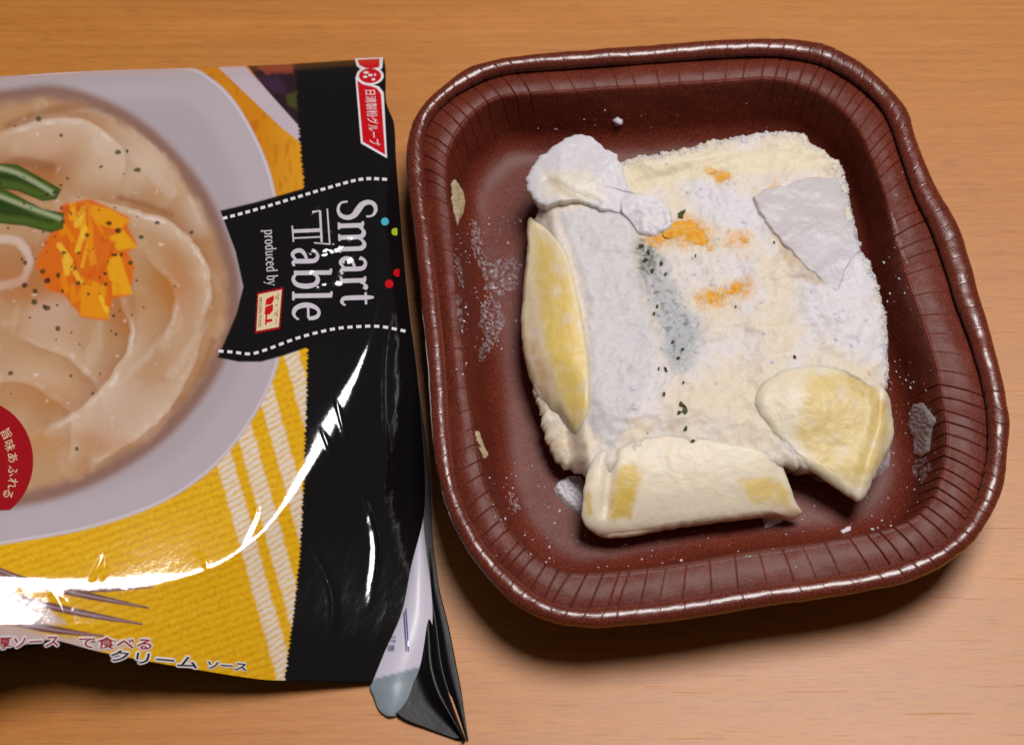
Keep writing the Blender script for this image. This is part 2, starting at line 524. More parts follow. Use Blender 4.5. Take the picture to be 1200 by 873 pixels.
def build_tray():
    NP = 4200
    # even spacing along the rim
    ph0 = np.linspace(-np.pi, np.pi, 4000, endpoint=False)
    rA = polar_loop(A_PX, Z_RIM, ph0)
    X = np.stack([rA * np.cos(ph0), rA * np.sin(ph0)], -1)
    seg = np.linalg.norm(np.roll(X, -1, 0) - X, axis=1)
    s = np.concatenate([[0], np.cumsum(seg)])
    phi = np.interp(np.linspace(0, s[-1], NP, endpoint=False), s, np.concatenate([ph0, [np.pi]]))
    per = s[-1]
    arc = np.linspace(0, per, NP, endpoint=False)
    rA = polar_loop(A_PX, Z_RIM, phi); rB = polar_loop(B_PX, Z_FLANGE, phi); rC = polar_loop(C_PX, Z_LIP, phi)
    draft = 0.0075 + 0.0010 * np.cos(phi * 4)
    rD = rC - draft
    # profile columns: list of (r, z, crease weight, tag)
    cols = []
    half = (rA - rB) / 2; mid = (rA + rB) / 2
    bead = []
    for a in np.linspace(math.radians(215), math.radians(-128), 30):     # from the inner foot of the bead over its top to underneath
        # squashed roll
        bead.append((mid + half * 1.02 * np.cos(np.pi - a) * -1 * -1 if False else mid - half * np.cos(np.pi - a) * -1 * -1 if False else mid + half * np.cos(a),
                     Z_RIM - 0.0012 + np.minimum(half, 0.0024) * np.sign(np.sin(a)) * np.abs(np.sin(a)) ** 0.85, 0.9))
    bowl = []
    z0 = bead[0][1]
    r0 = bead[0][0]
    bowl.append((r0 + 0.0016, z0 + 0.0004, 0.0))
    bowl.append((r0 + 0.0004, z0 - 0.0004, 0.6))
    bowl.append((r0 - 0.0002, z0 - 0.0003, 0.8))
    for t in np.linspace(0.06, 0.9, 12):
        crown = 0.0009 * np.sin(np.pi * min(t * 1.05, 1))
        bowl.append((rB + (rC - rB) * t - 0.0002, z0 + (Z_LIP - z0) * t + crown, 1.0))
    # rounded lip into the wall, straight wall, fillet into the floor
    wall_dir = np.stack([rD - rC, np.full_like(rC, Z_FLOOR - Z_LIP)], -1)
    for t in np.linspace(0, 1, 8)[1:]:
        e = 0.0014
        bx = rC + (rB - rC) * 0.1 * (1 - t) ** 2
        bowl.append((rC + (rB - rC) * 0.10 * (1 - t) ** 2 + (rD - rC) * 0.06 * t ** 2,
                     Z_LIP + 0.0003 * (1 - t) ** 2 + (Z_FLOOR - Z_LIP) * 0.07 * t ** 2, 1.0 - 0.1 * t))
    for t in np.linspace(0.11, 0.66, 16):
        bowl.append((rC + (rD - rC) * t, Z_LIP + (Z_FLOOR - Z_LIP) * t, np.clip(0.85 - 0.55 * t, 0, 1)))
    for t in np.linspace(0.1, 1, 9):
        q = 0.66
        p0 = (rC + (rD - rC) * q, Z_LIP + (Z_FLOOR - Z_LIP) * q)
        p1 = (rD, Z_FLOOR); p2 = (rD - 0.009, Z_FLOOR)
        bowl.append((p0[0] * (1 - t) ** 2 + 2 * p1[0] * t * (1 - t) + p2[0] * t * t,
                     p0[1] * (1 - t) ** 2 + 2 * p1[1] * t * (1 - t) + p2[1] * t * t, 0.36 * (1 - t)))
    for t in np.linspace(0.05, 1.0, 24):
        bowl.append(((rD - 0.009) * (1 - t) + 0.0002 * t, Z_FLOOR + 0.0004 * t, 0.0))
    # underside: back out along the floor, up the outer wall, under the flange
    under = []
    for t in (1.0, 0.5, 0.0):
        under.append(((rD - 0.004) * (1 - t) + 0.0002 * t, Z_FLOOR - 0.0016, 0.0))
    for t in np.linspace(0.95, 0.05, 8):
        under.append((rC + (rD - rC) * t + 0.0009, Z_LIP - 0.0012 + (Z_FLOOR - Z_LIP) * t * 0.98, 0.3))
    under.append((rC + 0.0012, Z_LIP - 0.0014, 0.5)); under.append((rB, z0 - 0.0016, 0.5))

    # pleat creases
    creases = []
    P2 = np.stack([rA * np.cos(phi), rA * np.sin(phi)], -1)
    d1 = np.roll(P2, -25, 0) - P2; d0 = P2 - np.roll(P2, 25, 0)
    turn = np.abs(np.arctan2(d0[:, 0] * d1[:, 1] - d0[:, 1] * d1[:, 0], (d0 * d1).sum(1)))
    turn = np.convolve(np.tile(turn, 3), np.ones(160) / 160, 'same')[NP:2 * NP]
    corner = sst(0.015, 0.06, turn)
    pos = 0.0
    while pos < per - 0.003:
        i = int(pos / per * NP) % NP
        c = corner[i]
        u_, v_ = proj(np.array([P2[i, 0] + TRAY_C[0], P2[i, 1] + TRAY_C[1], Z_RIM]))
        creases.append((pos, (0.30 + 0.7 * c) * rng.uniform(0.6, 1.15), rng.normal(0, 0.0006), rng.uniform(0.55, 1.0) * (0.45 + 0.55 * c),
                        rng.uniform(-0.002, 0.002)))
        pos += (0.0078 * (1 - c) + 0.0046 * c) * rng.uniform(0.78, 1.2)

    def surface(cols, nm, wave, sgn):
        R = np.stack([c[0] + np.zeros(NP) for c in cols]); Z = np.stack([c[1] + np.zeros(NP) for c in cols])
        W = np.stack([c[2] + np.zeros(NP) for c in cols])
        nc = len(cols)
        P = np.stack([TRAY_C[0] + R * np.cos(phi), TRAY_C[1] + R * np.sin(phi), Z], -1)
        tu = np.roll(P, -1, 1) - np.roll(P, 1, 1); tv = np.gradient(P, axis=0)
        nrm = np.cross(tu, tv); nrm /= np.linalg.norm(nrm, axis=-1, keepdims=True) + 1e-12
        if nrm[3, :, 2].mean() < 0: nrm = -nrm
        D = np.zeros((nc, NP))
        row = np.linspace(0, 1, nc)[:, None]
        for (p, st, tilt, depth_reach, skew) in creases:
            j = (int(round(p / per * NP)) + np.arange(-70, 71)) % NP
            x = arc[None, j] - (p + tilt * 3 * (row - 0.3) + skew * row * row)
            x = (x + per / 2) % per - per / 2
            w = np.clip(W[:, j], 0, 1)
            if wave:      # bowl: each crease dies out somewhere down the wall
                w = w * (1 - sst(0.25 + 0.6 * depth_reach, 0.45 + 0.6 * depth_reach, row * 1.6))
            D[:, j] -= st * w * ((0.0007 if wave else 0.00025) * np.exp(-(x / 0.00016) ** 2))
            D[:, j] += st * w * (0.00012 if wave else 0.00008) * np.where(x > 0, np.exp(-np.maximum(x, 0) / 0.0022), 0) * sst(0, 0.0003, x)
        lump = fbm(P[..., 0] * 90, P[..., 1] * 90, P[..., 2] * 90, 3, 5)
        D += lump * 0.00045 * (0.3 + 0.7 * W)
        P = P + nrm * D[..., None]
        return P

    Pb = surface(bead, "rolled_rim", False, 1)
    Pw = surface(bowl, "bowl", True, 1)
    make_mesh("rolled_rim", Pb, grid_faces(len(bead), NP, True), M_RIM, tray)
    R = np.stack([c[0] + np.zeros(NP) for c in under]); Z = np.stack([c[1] + np.zeros(NP) for c in under])
    k = 6
    U = np.stack([TRAY_C[0] + R * np.cos(phi), TRAY_C[1] + R * np.sin(phi), Z], -1)[:, ::k]
    bo = make_mesh("bowl", Pw, grid_faces(len(bowl), NP, True), M_TRAY, tray)
    make_mesh("underside", U, grid_faces(len(under), NP // k, True), M_TRAY, tray)
    return Pw, len(bowl), NP


Pw, nb_, NP_ = build_tray()
_sub = Pw[::2, ::6]
BVH = BVHTree.FromPolygons([tuple(p) for p in _sub.reshape(-1, 3)], [tuple(f) for f in grid_faces(_sub.shape[0], _sub.shape[1], True).tolist()])


def hit(u, v):
    o = Vector(CAM); d = Vector(unproj(u, v, 0.0)) - o
    d.normalize()
    p, n, i, t = BVH.ray_cast(o, d)
    if p is None:
        return np.array(unproj(u, v, Z_FLOOR)), np.array([0, 0, 1.0])
    n = np.array(n)
    if n @ np.array(d) > 0: n = -n
    return np.array(p), n


# ------------------------------------------------------------------ frozen food
food = empty("frozen_pasta_block", (0, 0, 0), "frosty block of frozen cream sauce and pasta sheets in the brown tray", "frozen food")


def blob(name, px, zref, topz, zbot, mat, parent, nseg=160, nring=40, edge=0.003, rho0=0.75, under=0.85, rough=0.0003, edge_noise=0.0006,
         colorfn=None, seed=1, corner=6, smooth=True, props=None, fine=0.0, frost=None):
    """a lump with the outline px (photograph positions at height zref), a shaped top and sides that tuck under"""
    zr = np.full(len(px), zref) * ZS
    edge = edge * ZS; zbot = zbot * ZS
    O = unproj(*np.array(px, float).T, zr)[:, :2]
    O = resample(catmull(O, corner), nseg)
    c = O.mean(0)
    nn = fbm(O[:, 0] * 350, O[:, 1] * 350, None, 3, seed + 3) * edge_noise
    dirs = (O - c) / np.linalg.norm(O - c, axis=1, keepdims=True)
    O = O + dirs * nn[:, None]
    rings = []
    rho = np.concatenate([np.linspace(0, rho0, int(nring * 0.55), endpoint=False), rho0 + (1 - rho0) * np.sin(np.linspace(0, np.pi / 2, int(nring * 0.45)))])
    for r in rho:
        r = max(r, 1e-4)
        xy = c + (O - c) * r
        u_, v_ = proj(np.column_stack([xy, np.full(len(xy), np.mean(zr))]))
        z = topz(u_, v_) * ZS
        e = np.clip((r - rho0) / (1 - rho0), 0, 1)
        z = z - edge * (1 - np.sqrt(np.maximum(0, 1 - e * e)))
        rings.append(np.column_stack([xy, z]))
    last = rings[-1]
    nside = 14
    for k in range(1, nside + 1):
        t = k / nside
        s = 1 - (1 - under) * t ** 1.3
        xy = c + (last[:, :2] - c) * s
        rings.append(np.column_stack([xy, last[:, 2] * (1 - t) + zbot * t]))
    rings.append(np.column_stack([np.tile(c, (nseg, 1)) + (last[:, :2] - c) * 0.001, np.full(nseg, zbot)]))
    P = np.stack(rings)
    # uneven frozen surface
    tu = np.roll(P, -1, 1) - np.roll(P, 1, 1); tv = np.gradient(P, axis=0)
    n = np.cross(tu, tv); ln = np.linalg.norm(n, axis=-1, keepdims=True); n = np.where(ln > 1e-14, n / np.maximum(ln, 1e-14), np.array([0, 0, 1.0]))
    if n[5, :, 2].mean() < 0: n = -n
    d = fbm(P[..., 0] * 160, P[..., 1] * 160, P[..., 2] * 160, 5, seed, 0.55) * rough
    if fine: d = d + np.abs(vnoise(P[..., 0] * 1500, P[..., 1] * 1500, P[..., 2] * 1500, seed + 8)) * fine
    if frost:
        u_, v_ = proj(P)
        k = frost(u_, v_)
        d = d + k * (0.00025 + 0.00020 * fbm(P[..., 0] * 500, P[..., 1] * 500, P[..., 2] * 500, 3, seed + 20) + 0.00012 * vnoise(P[..., 0] * 2200, P[..., 1] * 2200, P[..., 2] * 2200, seed + 21))
    up = np.concatenate([sst(0.72, 0.5, rho), np.zeros(len(P) - len(rho))])[:, None, None]
    n = n * (1 - up) + np.array([0, 0, 1.0]) * up
    P = P + n * d[..., None]
    P[-1] = P[-1].mean(0)
    col = None
    if colorfn:
        u_, v_ = proj(P)
        col = {"tone": colorfn(u_, v_, P / np.array([1, 1, ZS])).reshape(-1, 3)}
    ob = make_mesh(name, P, grid_faces(P.shape[0], nseg, True, True), mat, parent, smooth, col, props)
    return ob, P


# main body -------------------------------------------------------
BODY_PX = [(640, 232), (690, 200), (732, 192), (765, 186), (800, 178), (845, 166), (885, 160), (915, 157), (938, 160), (950, 172), (968, 182), (984, 198),
           (992, 222), (996, 250), (1003, 275), (1010, 298), (1022, 318), (1031, 345), (1038, 378), (1041, 412), (1040, 450), (1034, 500), (1000, 535),
           (950, 545), (925, 540), (905, 543), (860, 546), (800, 548), (740, 550), (705, 550), (678, 543), (652, 525), (640, 498), (630, 470), (622, 430), (620, 380),
           (622, 320), (624, 265)]
STRIP = [(652, 248), (700, 240), (742, 238), (744, 300), (752, 350), (768, 395), (762, 440), (745, 480), (722, 524), (704, 520), (690, 495), (690, 420), (684, 350), (668, 290)]
GREEN = [(748, 278), (766, 280), (778, 310), (792, 345), (808, 372), (822, 395), (812, 420), (795, 432), (780, 418), (776, 390), (765, 360), (752, 330)]


RIGHT_PX = [(884, 470), (892, 452), (912, 438), (938, 432), (965, 430), (990, 432), (1010, 442), (1030, 455), (1042, 462), (1048, 482), (1049, 505), (1042, 525), (1030, 548), (1018, 572),
            (1009, 579), (998, 574), (982, 564), (962, 552), (940, 540), (918, 523), (900, 502), (888, 486)]
SHEET_PX = [(882, 230), (900, 220), (922, 217), (938, 209), (960, 206), (980, 208), (990, 220), (994, 240), (1000, 258), (1003, 276), (1009, 292), (1000, 302), (990, 318), (984, 340), (972, 336), (960, 324), (944, 310), (930, 296), (914, 280), (900, 262), (890, 246)]


def body_top(u, v):
    z = 0.0250 + 0.0000045 * (400 - v)
    z = z + 0.0012 * np.exp(-((v - 182 - (930 - u) * 0.11) / 16) ** 2) * sst(735, 760, u)          # raised far edge
    z = z - 0.0018 * np.exp(-(((u - 800) / 70) ** 2 + ((v - 330) / 85) ** 2))                        # hollow in the middle
    z = z + 0.0008 * sst(3, -9, sdf(u, v, STRIP) + 2 * fbm(u / 14, v / 14, seed=4))                 # smooth sauce strip stands proud
    z = z + 0.0012 * np.exp(-(((u - 990) / 40) ** 2 + ((v - 350) / 70) ** 2))
    z = z - 0.0009 * np.exp(-(pdist(u, v, catmull([(742, 222), (790, 208), (840, 194), (885, 180), (930, 186), (975, 214)], 5, False))[0] / 4.5) ** 2)     # fold along the far edge
    z = z - 0.0010 * np.exp(-(pdist(u, v, [(748, 250), (749, 300), (756, 345)])[0] / 4.0) ** 2)
    z = z - 0.0040 * sst(-5, -16, sdf(u, v, RIGHT_PX)) - 0.0008 * sst(-4, -14, sdf(u, v, SHEET_PX))      # the block dips under the pasta and the ice plate
    z = z - 0.0035 * sst(470, 560, v) - 0.002 * sst(1000, 1040, u)
    z = z - 0.0075 * sst(2, 26, (652 + (v - 250) * 0.15) - u) * sst(235, 262, v)
    z = z + 0.0024 * fbm(u / 62, v / 52, seed=21) + 0.0004 * fbm(u / 18, v / 18, seed=22)
    return z


FROST_PX = [([(800, 215), (830, 208), (880, 225), (905, 262), (905, 285), (870, 275), (835, 262), (805, 240)], 1.0),
            ([(770, 300), (880, 290), (890, 320), (800, 345), (770, 330)], .6),
            ([(690, 365), (760, 380), (790, 440), (770, 490), (700, 500)], .8),
            ([(760, 330), (800, 350), (830, 400), (850, 430), (800, 450), (770, 400)], .75),
            ([(940, 270), (1010, 280), (1045, 400), (1040, 440), (970, 400), (935, 380), (930, 330)], .95),
            ([(860, 390), (890, 385), (900, 420), (870, 430)], .6)]


def body_frost(u, v):
    k = np.zeros(np.shape(u))
    for poly_, w in FROST_PX:
        k = np.maximum(k, w * sst(12, -14, sdf(u, v, poly_) + 10 * fbm(u / 22, v / 22, seed=61)))
    e = sdf(u, v, BODY_PX)
    return np.maximum(k, 0.9 * sst(16, 2, np.abs(e)) * np.clip(sst(330, 230, v) + sst(985, 1010, u), 0, 1))


def body_col(u, v, P):
    uu = u + 7 * fbm(u / 16, v / 16, seed=31) + 3 * fbm(u / 4, v / 4, seed=32)
    vv = v + 7 * fbm(u / 16, v / 16, seed=33) + 3 * fbm(u / 4, v / 4, seed=34)
    cream = lin(233, 218, 196); frost = lin(228, 223, 227); butter = lin(238, 224, 194); grey = lin(196, 196, 204); tan = lin(206, 180, 148)
    C = np.zeros(u.shape + (3,)) + cream

    def mixin(c, w):
        nonlocal C
        C = C * (1 - w[..., None]) + np.asarray(c) * w[..., None]
    big = fbm(u / 60, v / 60, seed=35, oct=4)
    mixin(frost, sst(-0.1, 0.55, big) * 0.75)
    mixin(butter, sst(22, 6, np.abs(vv - 186 - (930 - uu) * 0.11)) * sst(728, 745, u))
    for poly, w in FROST_PX:
        mixin(frost, sst(13, -15, sdf(uu, vv, poly) + 9 * fbm(u / 24, v / 24, seed=62)) * w)
    mixin(lin(217, 212, 214), sst(5, -6, sdf(uu * .4 + u * .6, vv, STRIP)) * 0.95)
    mixin(lin(182, 184, 187), sst(16, -12, sdf(uu, vv, GREEN) + 12 * fbm(u / 15, v / 15, seed=48)) * 0.9)
    speck = sst(0.05, 0.5, fbm(u / 7.0, v / 7.0, seed=41, oct=4)) * sst(14, -8, sdf(uu, vv, GREEN) + 10 * fbm(u / 12, v / 12, seed=49))
    mixin(lin(112, 116, 104), speck * 0.8)
    dg = [(746, 282), (765, 282), (772, 310), (764, 326), (750, 318)]
    mixin(lin(104, 102, 78), sst(4, -5, sdf(uu, vv, dg)) * sst(-0.25, 0.2, fbm(u / 5, v / 5, seed=42)) * .8)
    # orange seep round the pumpkin
    for (x, y, r, w) in ((847, 207, 16, .9), (832, 200, 10, .7), (905, 221, 11, .55), (808, 272, 36, .95), (770, 280, 20, .85), (866, 280, 22, .6), (834, 349, 26, .9), (868, 338, 24, .7), (870, 300, 12, .2)):
        d = np.hypot((uu - x), (vv - y) * 1.4)
        mixin(lin(236, 168, 50), sst(r, r * 0.35, d) * w * sst(-0.6, 0.15, fbm(u / 4, v / 4, seed=43)))
    mixin(tan, sst(8, -3, sdf(uu, vv, [(905, 268), (918, 262), (945, 300), (968, 330), (955, 332), (920, 305)])) * .7)
    grain = fbm(u / 2.6, v / 2.6, seed=44, oct=2)
    C = C * (1 + 0.07 * grain[..., None])
    mixin(lin(212, 184, 146), sst(.25, .7, fbm(u / 5, v / 5, seed=47, oct=3)) * .5 * (1 - body_frost(u, v)))
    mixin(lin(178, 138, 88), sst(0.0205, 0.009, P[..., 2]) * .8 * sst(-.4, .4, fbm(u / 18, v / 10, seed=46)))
    return np.clip(C, 0, 1)


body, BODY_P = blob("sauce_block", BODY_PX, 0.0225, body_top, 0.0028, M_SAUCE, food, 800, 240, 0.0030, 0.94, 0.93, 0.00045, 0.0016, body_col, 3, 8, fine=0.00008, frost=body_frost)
_b = BODY_P[:-20:2, ::3]
BODY_BVH = BVHTree.FromPolygons([tuple(p) for p in _b.reshape(-1, 3)], [tuple(f) for f in grid_faces(_b.shape[0], _b.shape[1], True).tolist()])


# pasta sheets ----------------------------------------------------
def pasta_col(yellow_polys, base=(236, 218, 180), seed=1):
    def f(u, v, P):
        uu = u + 6 * fbm(u / 14, v / 14, seed=seed) + 2 * fbm(u / 4, v / 4, seed=seed + 1)
        vv = v + 6 * fbm(u / 14, v / 14, seed=seed + 2) + 2 * fbm(u / 4, v / 4, seed=seed + 3)
        C = np.zeros(u.shape + (3,)) + lin(*base)
        for poly, c, soft, w in yellow_polys:
            k = (sst(soft, -soft, sdf(uu if soft > 2.5 else u * .7 + uu * .3, vv if soft > 2.5 else v * .7 + vv * .3, poly)) * w)[..., None]
            C = C * (1 - k) + lin(*c) * k
        fr = np.clip(sst(0.0, 0.7, fbm(u / 26, v / 26, seed=seed + 9)) * .6 + sst(.2, .6, fbm(u / 6, v / 6, seed=seed + 11)) * .25, 0, .75)
        C = C * (1 - fr[..., None]) + lin(230, 220, 214) * fr[..., None]
        C = C * (1 + 0.04 * fbm(u / 3, v / 3, seed=seed + 5, oct=2)[..., None])
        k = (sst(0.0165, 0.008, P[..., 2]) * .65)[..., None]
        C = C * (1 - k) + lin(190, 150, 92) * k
        return np.clip(C, 0, 1)
    return f


LEFT_PX = [(621, 246), (630, 256), (645, 272), (658, 292), (668, 318), (676, 350), (684, 390), (690, 430), (691, 470), (688, 498), (678, 508), (668, 498),
           (656, 480), (642, 470), (628, 452), (616, 420), (611, 380), (613, 330), (618, 285), (617, 258)]


def left_top(u, v):
    axis = 642 + (v - 250) * 0.085
    k = np.clip((u - (613 + np.maximum(0, v - 420) * 0.55)) / 74, 0, 1)
    z = 0.0190 + 0.0085 * np.sin(k * np.pi * 0.62) - 0.003 * sst(300, 245, v) + 0.0003 * fbm(u / 20, v / 30, seed=51)
    return z - 0.0022 * sst(430, 510, v) * (1 - k)


blob("pasta_sheet", LEFT_PX, 0.0215, left_top, 0.0125, M_PASTA, food, 260, 70, 0.0026, 0.87, 0.80, 0.0003, 0.0004,
     pasta_col([([(630, 275), (655, 305), (672, 350), (684, 420), (688, 485), (674, 500), (652, 455), (640, 405), (632, 340)], (232, 203, 118), 9, 1.0),
                ([(612, 330), (622, 330), (640, 410), (660, 480), (640, 470), (616, 420)], (226, 204, 172), 6, .7),
                ([(616, 400), (630, 405), (650, 455), (640, 465), (625, 440)], (196, 150, 96), 7, .5)], seed=60), 61, 6, fine=0.0,
     props={"label": "yellow pasta fold along the left side of the block"})



def right_top(u, v):
    d, s = pdist(u, v, [(1032, 462), (1030, 500), (1018, 540), (1008, 575)])
    z = 0.0235 + 0.0045 * np.exp(-(((u - 935) / 70) ** 2 + ((v - 470) / 45) ** 2)) - 0.000030 * np.maximum(0, v - 470)
    z = z + 0.0016 * np.exp(-(d / 9) ** 2) - 0.0025 * sst(0, 20, d) * sst(1022, 1040, u)
    return z - 0.0025 * sst(540, 580, v) + 0.0003 * fbm(u / 18, v / 18, seed=71)


blob("pasta_sheet", RIGHT_PX, 0.0225, right_top, 0.0105, M_PASTA, food, 260, 70, 0.0028, 0.87, 0.78, 0.0003, 0.0004,
     pasta_col([([(950, 440), (985, 435), (1030, 465), (1042, 490), (1035, 540), (1005, 570), (960, 545), (935, 510), (940, 470)], (226, 200, 124), 10, .85),
                ([(985, 436), (1005, 440), (1030, 458), (1020, 470), (1000, 455)], (206, 176, 96), 5, .7),
                ([(1028, 470), (1038, 470), (1036, 490), (1028, 488)], (206, 168, 84), 4, .7)], (238, 224, 198), seed=80), 81, 6, fine=0.0,
     props={"label": "plump pointed yellow pasta fold at the block's right near corner"})

NEAR_PX = [(682, 606), (683, 585), (687, 562), (693, 545), (702, 537), (714, 534), (727, 529), (742, 522), (775, 517), (810, 518), (850, 526), (885, 532), (905, 538), (916, 547), (926, 566),
           (934, 582), (942, 592), (930, 598), (910, 597), (880, 601), (840, 606), (790, 612), (745, 620), (715, 623), (695, 618)]


def near_top(u, v):
    yb = 622 - (u - 700) * 0.105            # lower edge
    k = np.clip((yb - v) / 85, 0, 1)
    z = 0.0125 + 0.0108 * np.sin(k * np.pi * 0.5) ** 0.7
    z = z - 0.0034 * np.exp(-((u - 709 - (600 - v) * 0.12) / 5) ** 2) * sst(612, 590, v)      # notch between the two left folds
    z = z - 0.0030 * sst(880, 938, u)
    return z + 0.00025 * fbm(u / 18, v / 18, seed=91)


blob("pasta_sheet", NEAR_PX, 0.0165, near_top, 0.0045, M_PASTA, food, 300, 70, 0.0022, 0.89, 0.80, 0.00025, 0.0004,
     pasta_col([([(726, 548), (744, 545), (753, 556), (748, 575), (738, 606), (714, 608), (716, 585)], (220, 188, 84), 4.5, .95),
                ([(868, 562), (905, 560), (925, 572), (925, 592), (880, 588)], (232, 204, 120), 5, .85),
                ([(686, 580), (692, 575), (694, 600), (686, 604)], (222, 190, 100), 3, .8)], (238, 224, 200), seed=100), 101, 6, fine=0.0,
     props={"label": "cream rolled pasta fold along the near edge with one bright yellow patch"})

# frozen lump, ice plates -----------------------------------------
ICE_COL = None
LUMP_PX = [(618, 222), (616, 208), (624, 196), (630, 186), (643, 180), (648, 172), (660, 168), (668, 162), (680, 158), (694, 163), (708, 176), (722, 184), (729, 197), (733, 214), (742, 228), (760, 230), (776, 236), (787, 248),
           (788, 260), (780, 269), (764, 273), (750, 270), (740, 260), (728, 250), (712, 248), (696, 243), (676, 238), (656, 240), (640, 244), (626, 236)]


def lump_top(u, v):
    # broken ice: a few flat faces meeting in ridges
    g = lambda x, y, z, gx, gy: z + gx * (u - x) + gy * (v - y)
    z = np.minimum.reduce([g(690, 190, 0.0305, 0.00001, 0.00006), g(690, 205, 0.0305, -0.00006, -0.00004), g(650, 205, 0.0292, 0.00006, 0.00001), g(700, 200, 0.0300, -0.00002, -0.00003), g(750, 250, 0.0284, -0.000005, 0.00001) + 0.0012 * sst(742, 722, u)])
    z = np.where(u > 728, np.maximum(z, body_top(u, v) + 0.0011), z)
    d, s = pdist(u, v, [(642, 214), (672, 232), (700, 240)])
    return z - 0.0008 * np.exp(-(d / 5) ** 2) + 0.0003 * fbm(u / 12, v / 12, seed=111)


def lump_col(u, v, P):
    C = np.zeros(u.shape + (3,)) + lin(217, 212, 216)
    k = (sst(14, -6, sdf(u, v, [(640, 205), (690, 205), (705, 232), (665, 236), (640, 225)]) + 6 * fbm(u / 10, v / 10, seed=5)) * .8)[..., None]
    C = C * (1 - k) + lin(232, 222, 202) * k
    k = (sst(5, -3, sdf(u, v, [(640, 214), (652, 208), (664, 222), (680, 234), (660, 228)])) * .6)[..., None]
    return C * (1 - k) + lin(206, 190, 158) * k


M_LUMP = mat_attr("frozen_white_sauce", 0.46, 0.9, [(1500, 0.12, 0.0003), (350, 0.10, 0.0008)], 0.6)
M_PLATE = mat_attr("translucent_ice_plate", 0.30, 0.5, [(1500, 0.15, 0.0003), (250, 0.12, 0.0008)], 0.5)
M_PLATE.node_tree.nodes["Principled BSDF"].inputs["Alpha"].default_value = 0.68
blob("frozen_sauce_lump", LUMP_PX, 0.0265, lump_top, 0.0170, M_LUMP, food, 260, 80, 0.0012, 0.93, 0.88, 0.0002, 0.0012, lump_col, 113, 1)
blob("ice_plate", SHEET_PX, 0.0272, lambda u, v: 0.0270 - 0.0000085 * (u - 920) + 0.0000035 * (300 - v) + 0.0003 * fbm(u / 30, v / 30, seed=7), 0.0225, M_PLATE, food, 220, 60, 0.0007, 0.95, 0.98, 0.00012, 0.0009,
     lambda u, v, P: np.zeros(u.shape + (3,)) + lin(218, 213, 219), 119, 1)
blob("ice_plate", [(1018, 330), (1030, 345), (1038, 378), (1041, 405), (1036, 426), (1026, 420), (1014, 395), (1008, 360)], 0.022,
     lambda u, v: 0.0225 + 0 * u, 0.0150, M_PLATE, food, 120, 36, 0.0015, 0.85, 0.95, 0.0004, 0.0007, lambda u, v, P: np.zeros(u.shape + (3,)) + lin(218, 210, 216), 121, 6)


def body_hit(u, v):
    o = Vector(CAM); d = (Vector(unproj(u, v, 0.0)) - o).normalized()
    p, n, i, t = BODY_BVH.ray_cast(o, d)
    if p is None:
        return np.array(unproj(u, v, 0.0195))
    return np.array(p)


# pumpkin cubes half sunk in frost
def lumpy(name, u, v, rx, ry, h, mat, parent, seed, ang=0.0, dz=0.0, nseg=46, nring=16, props=None):
    c = body_hit(u, v)
    k = DIST / FPX
    t = np.linspace(0, 2 * np.pi, nseg, endpoint=False)
    r = 1 + 0.28 * fbm(np.cos(t) * 1.6 + seed, np.sin(t) * 1.6, None, 3, seed)
    X = rx * k * np.cos(t) * r; Y = ry * k * np.sin(t) * r
    X, Y = X * math.cos(ang) - Y * math.sin(ang), X * math.sin(ang) + Y * math.cos(ang)
    rings = []
    for q in np.linspace(0.001, 1, nring):
        z = h * (1 - q ** 3) + 0.00035 * fbm(X * q * 1500 + seed, Y * q * 1500, None, 3, seed)
        rings.append(np.column_stack([c[0] + X * q, c[1] + Y * q, c[2] + dz + z - 0.00055]))
    rings.append(np.column_stack([c[0] + X * .9, c[1] + Y * .9, np.full(nseg, c[2] + dz - 0.002)]))
    P = np.stack(rings)
    return make_mesh(name, P, grid_faces(len(P), nseg, True), mat, parent, True, None, props)


for (u, v, rx, ry, h, a) in ((849, 208, 13, 12, .0007, .2), (834, 201, 9, 5, .0005, .3), (800, 268, 22, 16, .0008, .3), (818, 277, 20, 14, .0008, -.2), (828, 290, 12, 8, .0005, 0.3), (768, 279, 18, 9, .0006, 0.0), (830, 350, 22, 13, .0007, .3), (852, 345, 13, 9, .0005, .2),
                             (870, 337, 18, 11, .0005, -.2), (866, 279, 14, 6, .0004, -.3), (905, 221, 9, 7, .0003, 0)):
    lumpy("pumpkin_piece", u, v, rx, ry, h, M_PUMPKIN, food, int(u * 3 + v), a)

# herb flakes: thin curled scraps, one object each
flake_mesh = None
def herb(u, v, r, ang, tall=0.0005):
    c = body_hit(u, v)
    k = DIST / FPX * r
    pts = []
    n = 9
    t = np.linspace(0, 2 * np.pi, n, endpoint=False)
    q = 1 + 0.45 * rng.uniform(-1, 1, n)
    x = k * np.cos(t) * q; y = 0.6 * k * np.sin(t) * q
    x, y = x * math.cos(ang) - y * math.sin(ang), x * math.sin(ang) + y * math.cos(ang)
    top = np.column_stack([c[0] + x, c[1] + y, c[2] + 0.00035 + tall * np.abs(np.cos(t + 1))])
    bot = top - np.array([0, 0, 0.0006])
    V = np.vstack([top, bot, [[c[0], c[1], c[2] + 0.0004]]])
    F = [(i, (i + 1) % n, 2 * n) for i in range(n)] + [(i, i + n, (i + 1) % n + n, (i + 1) % n) for i in range(n)]
    make_mesh("herb_flake", V, F, M_HERB, food, False)


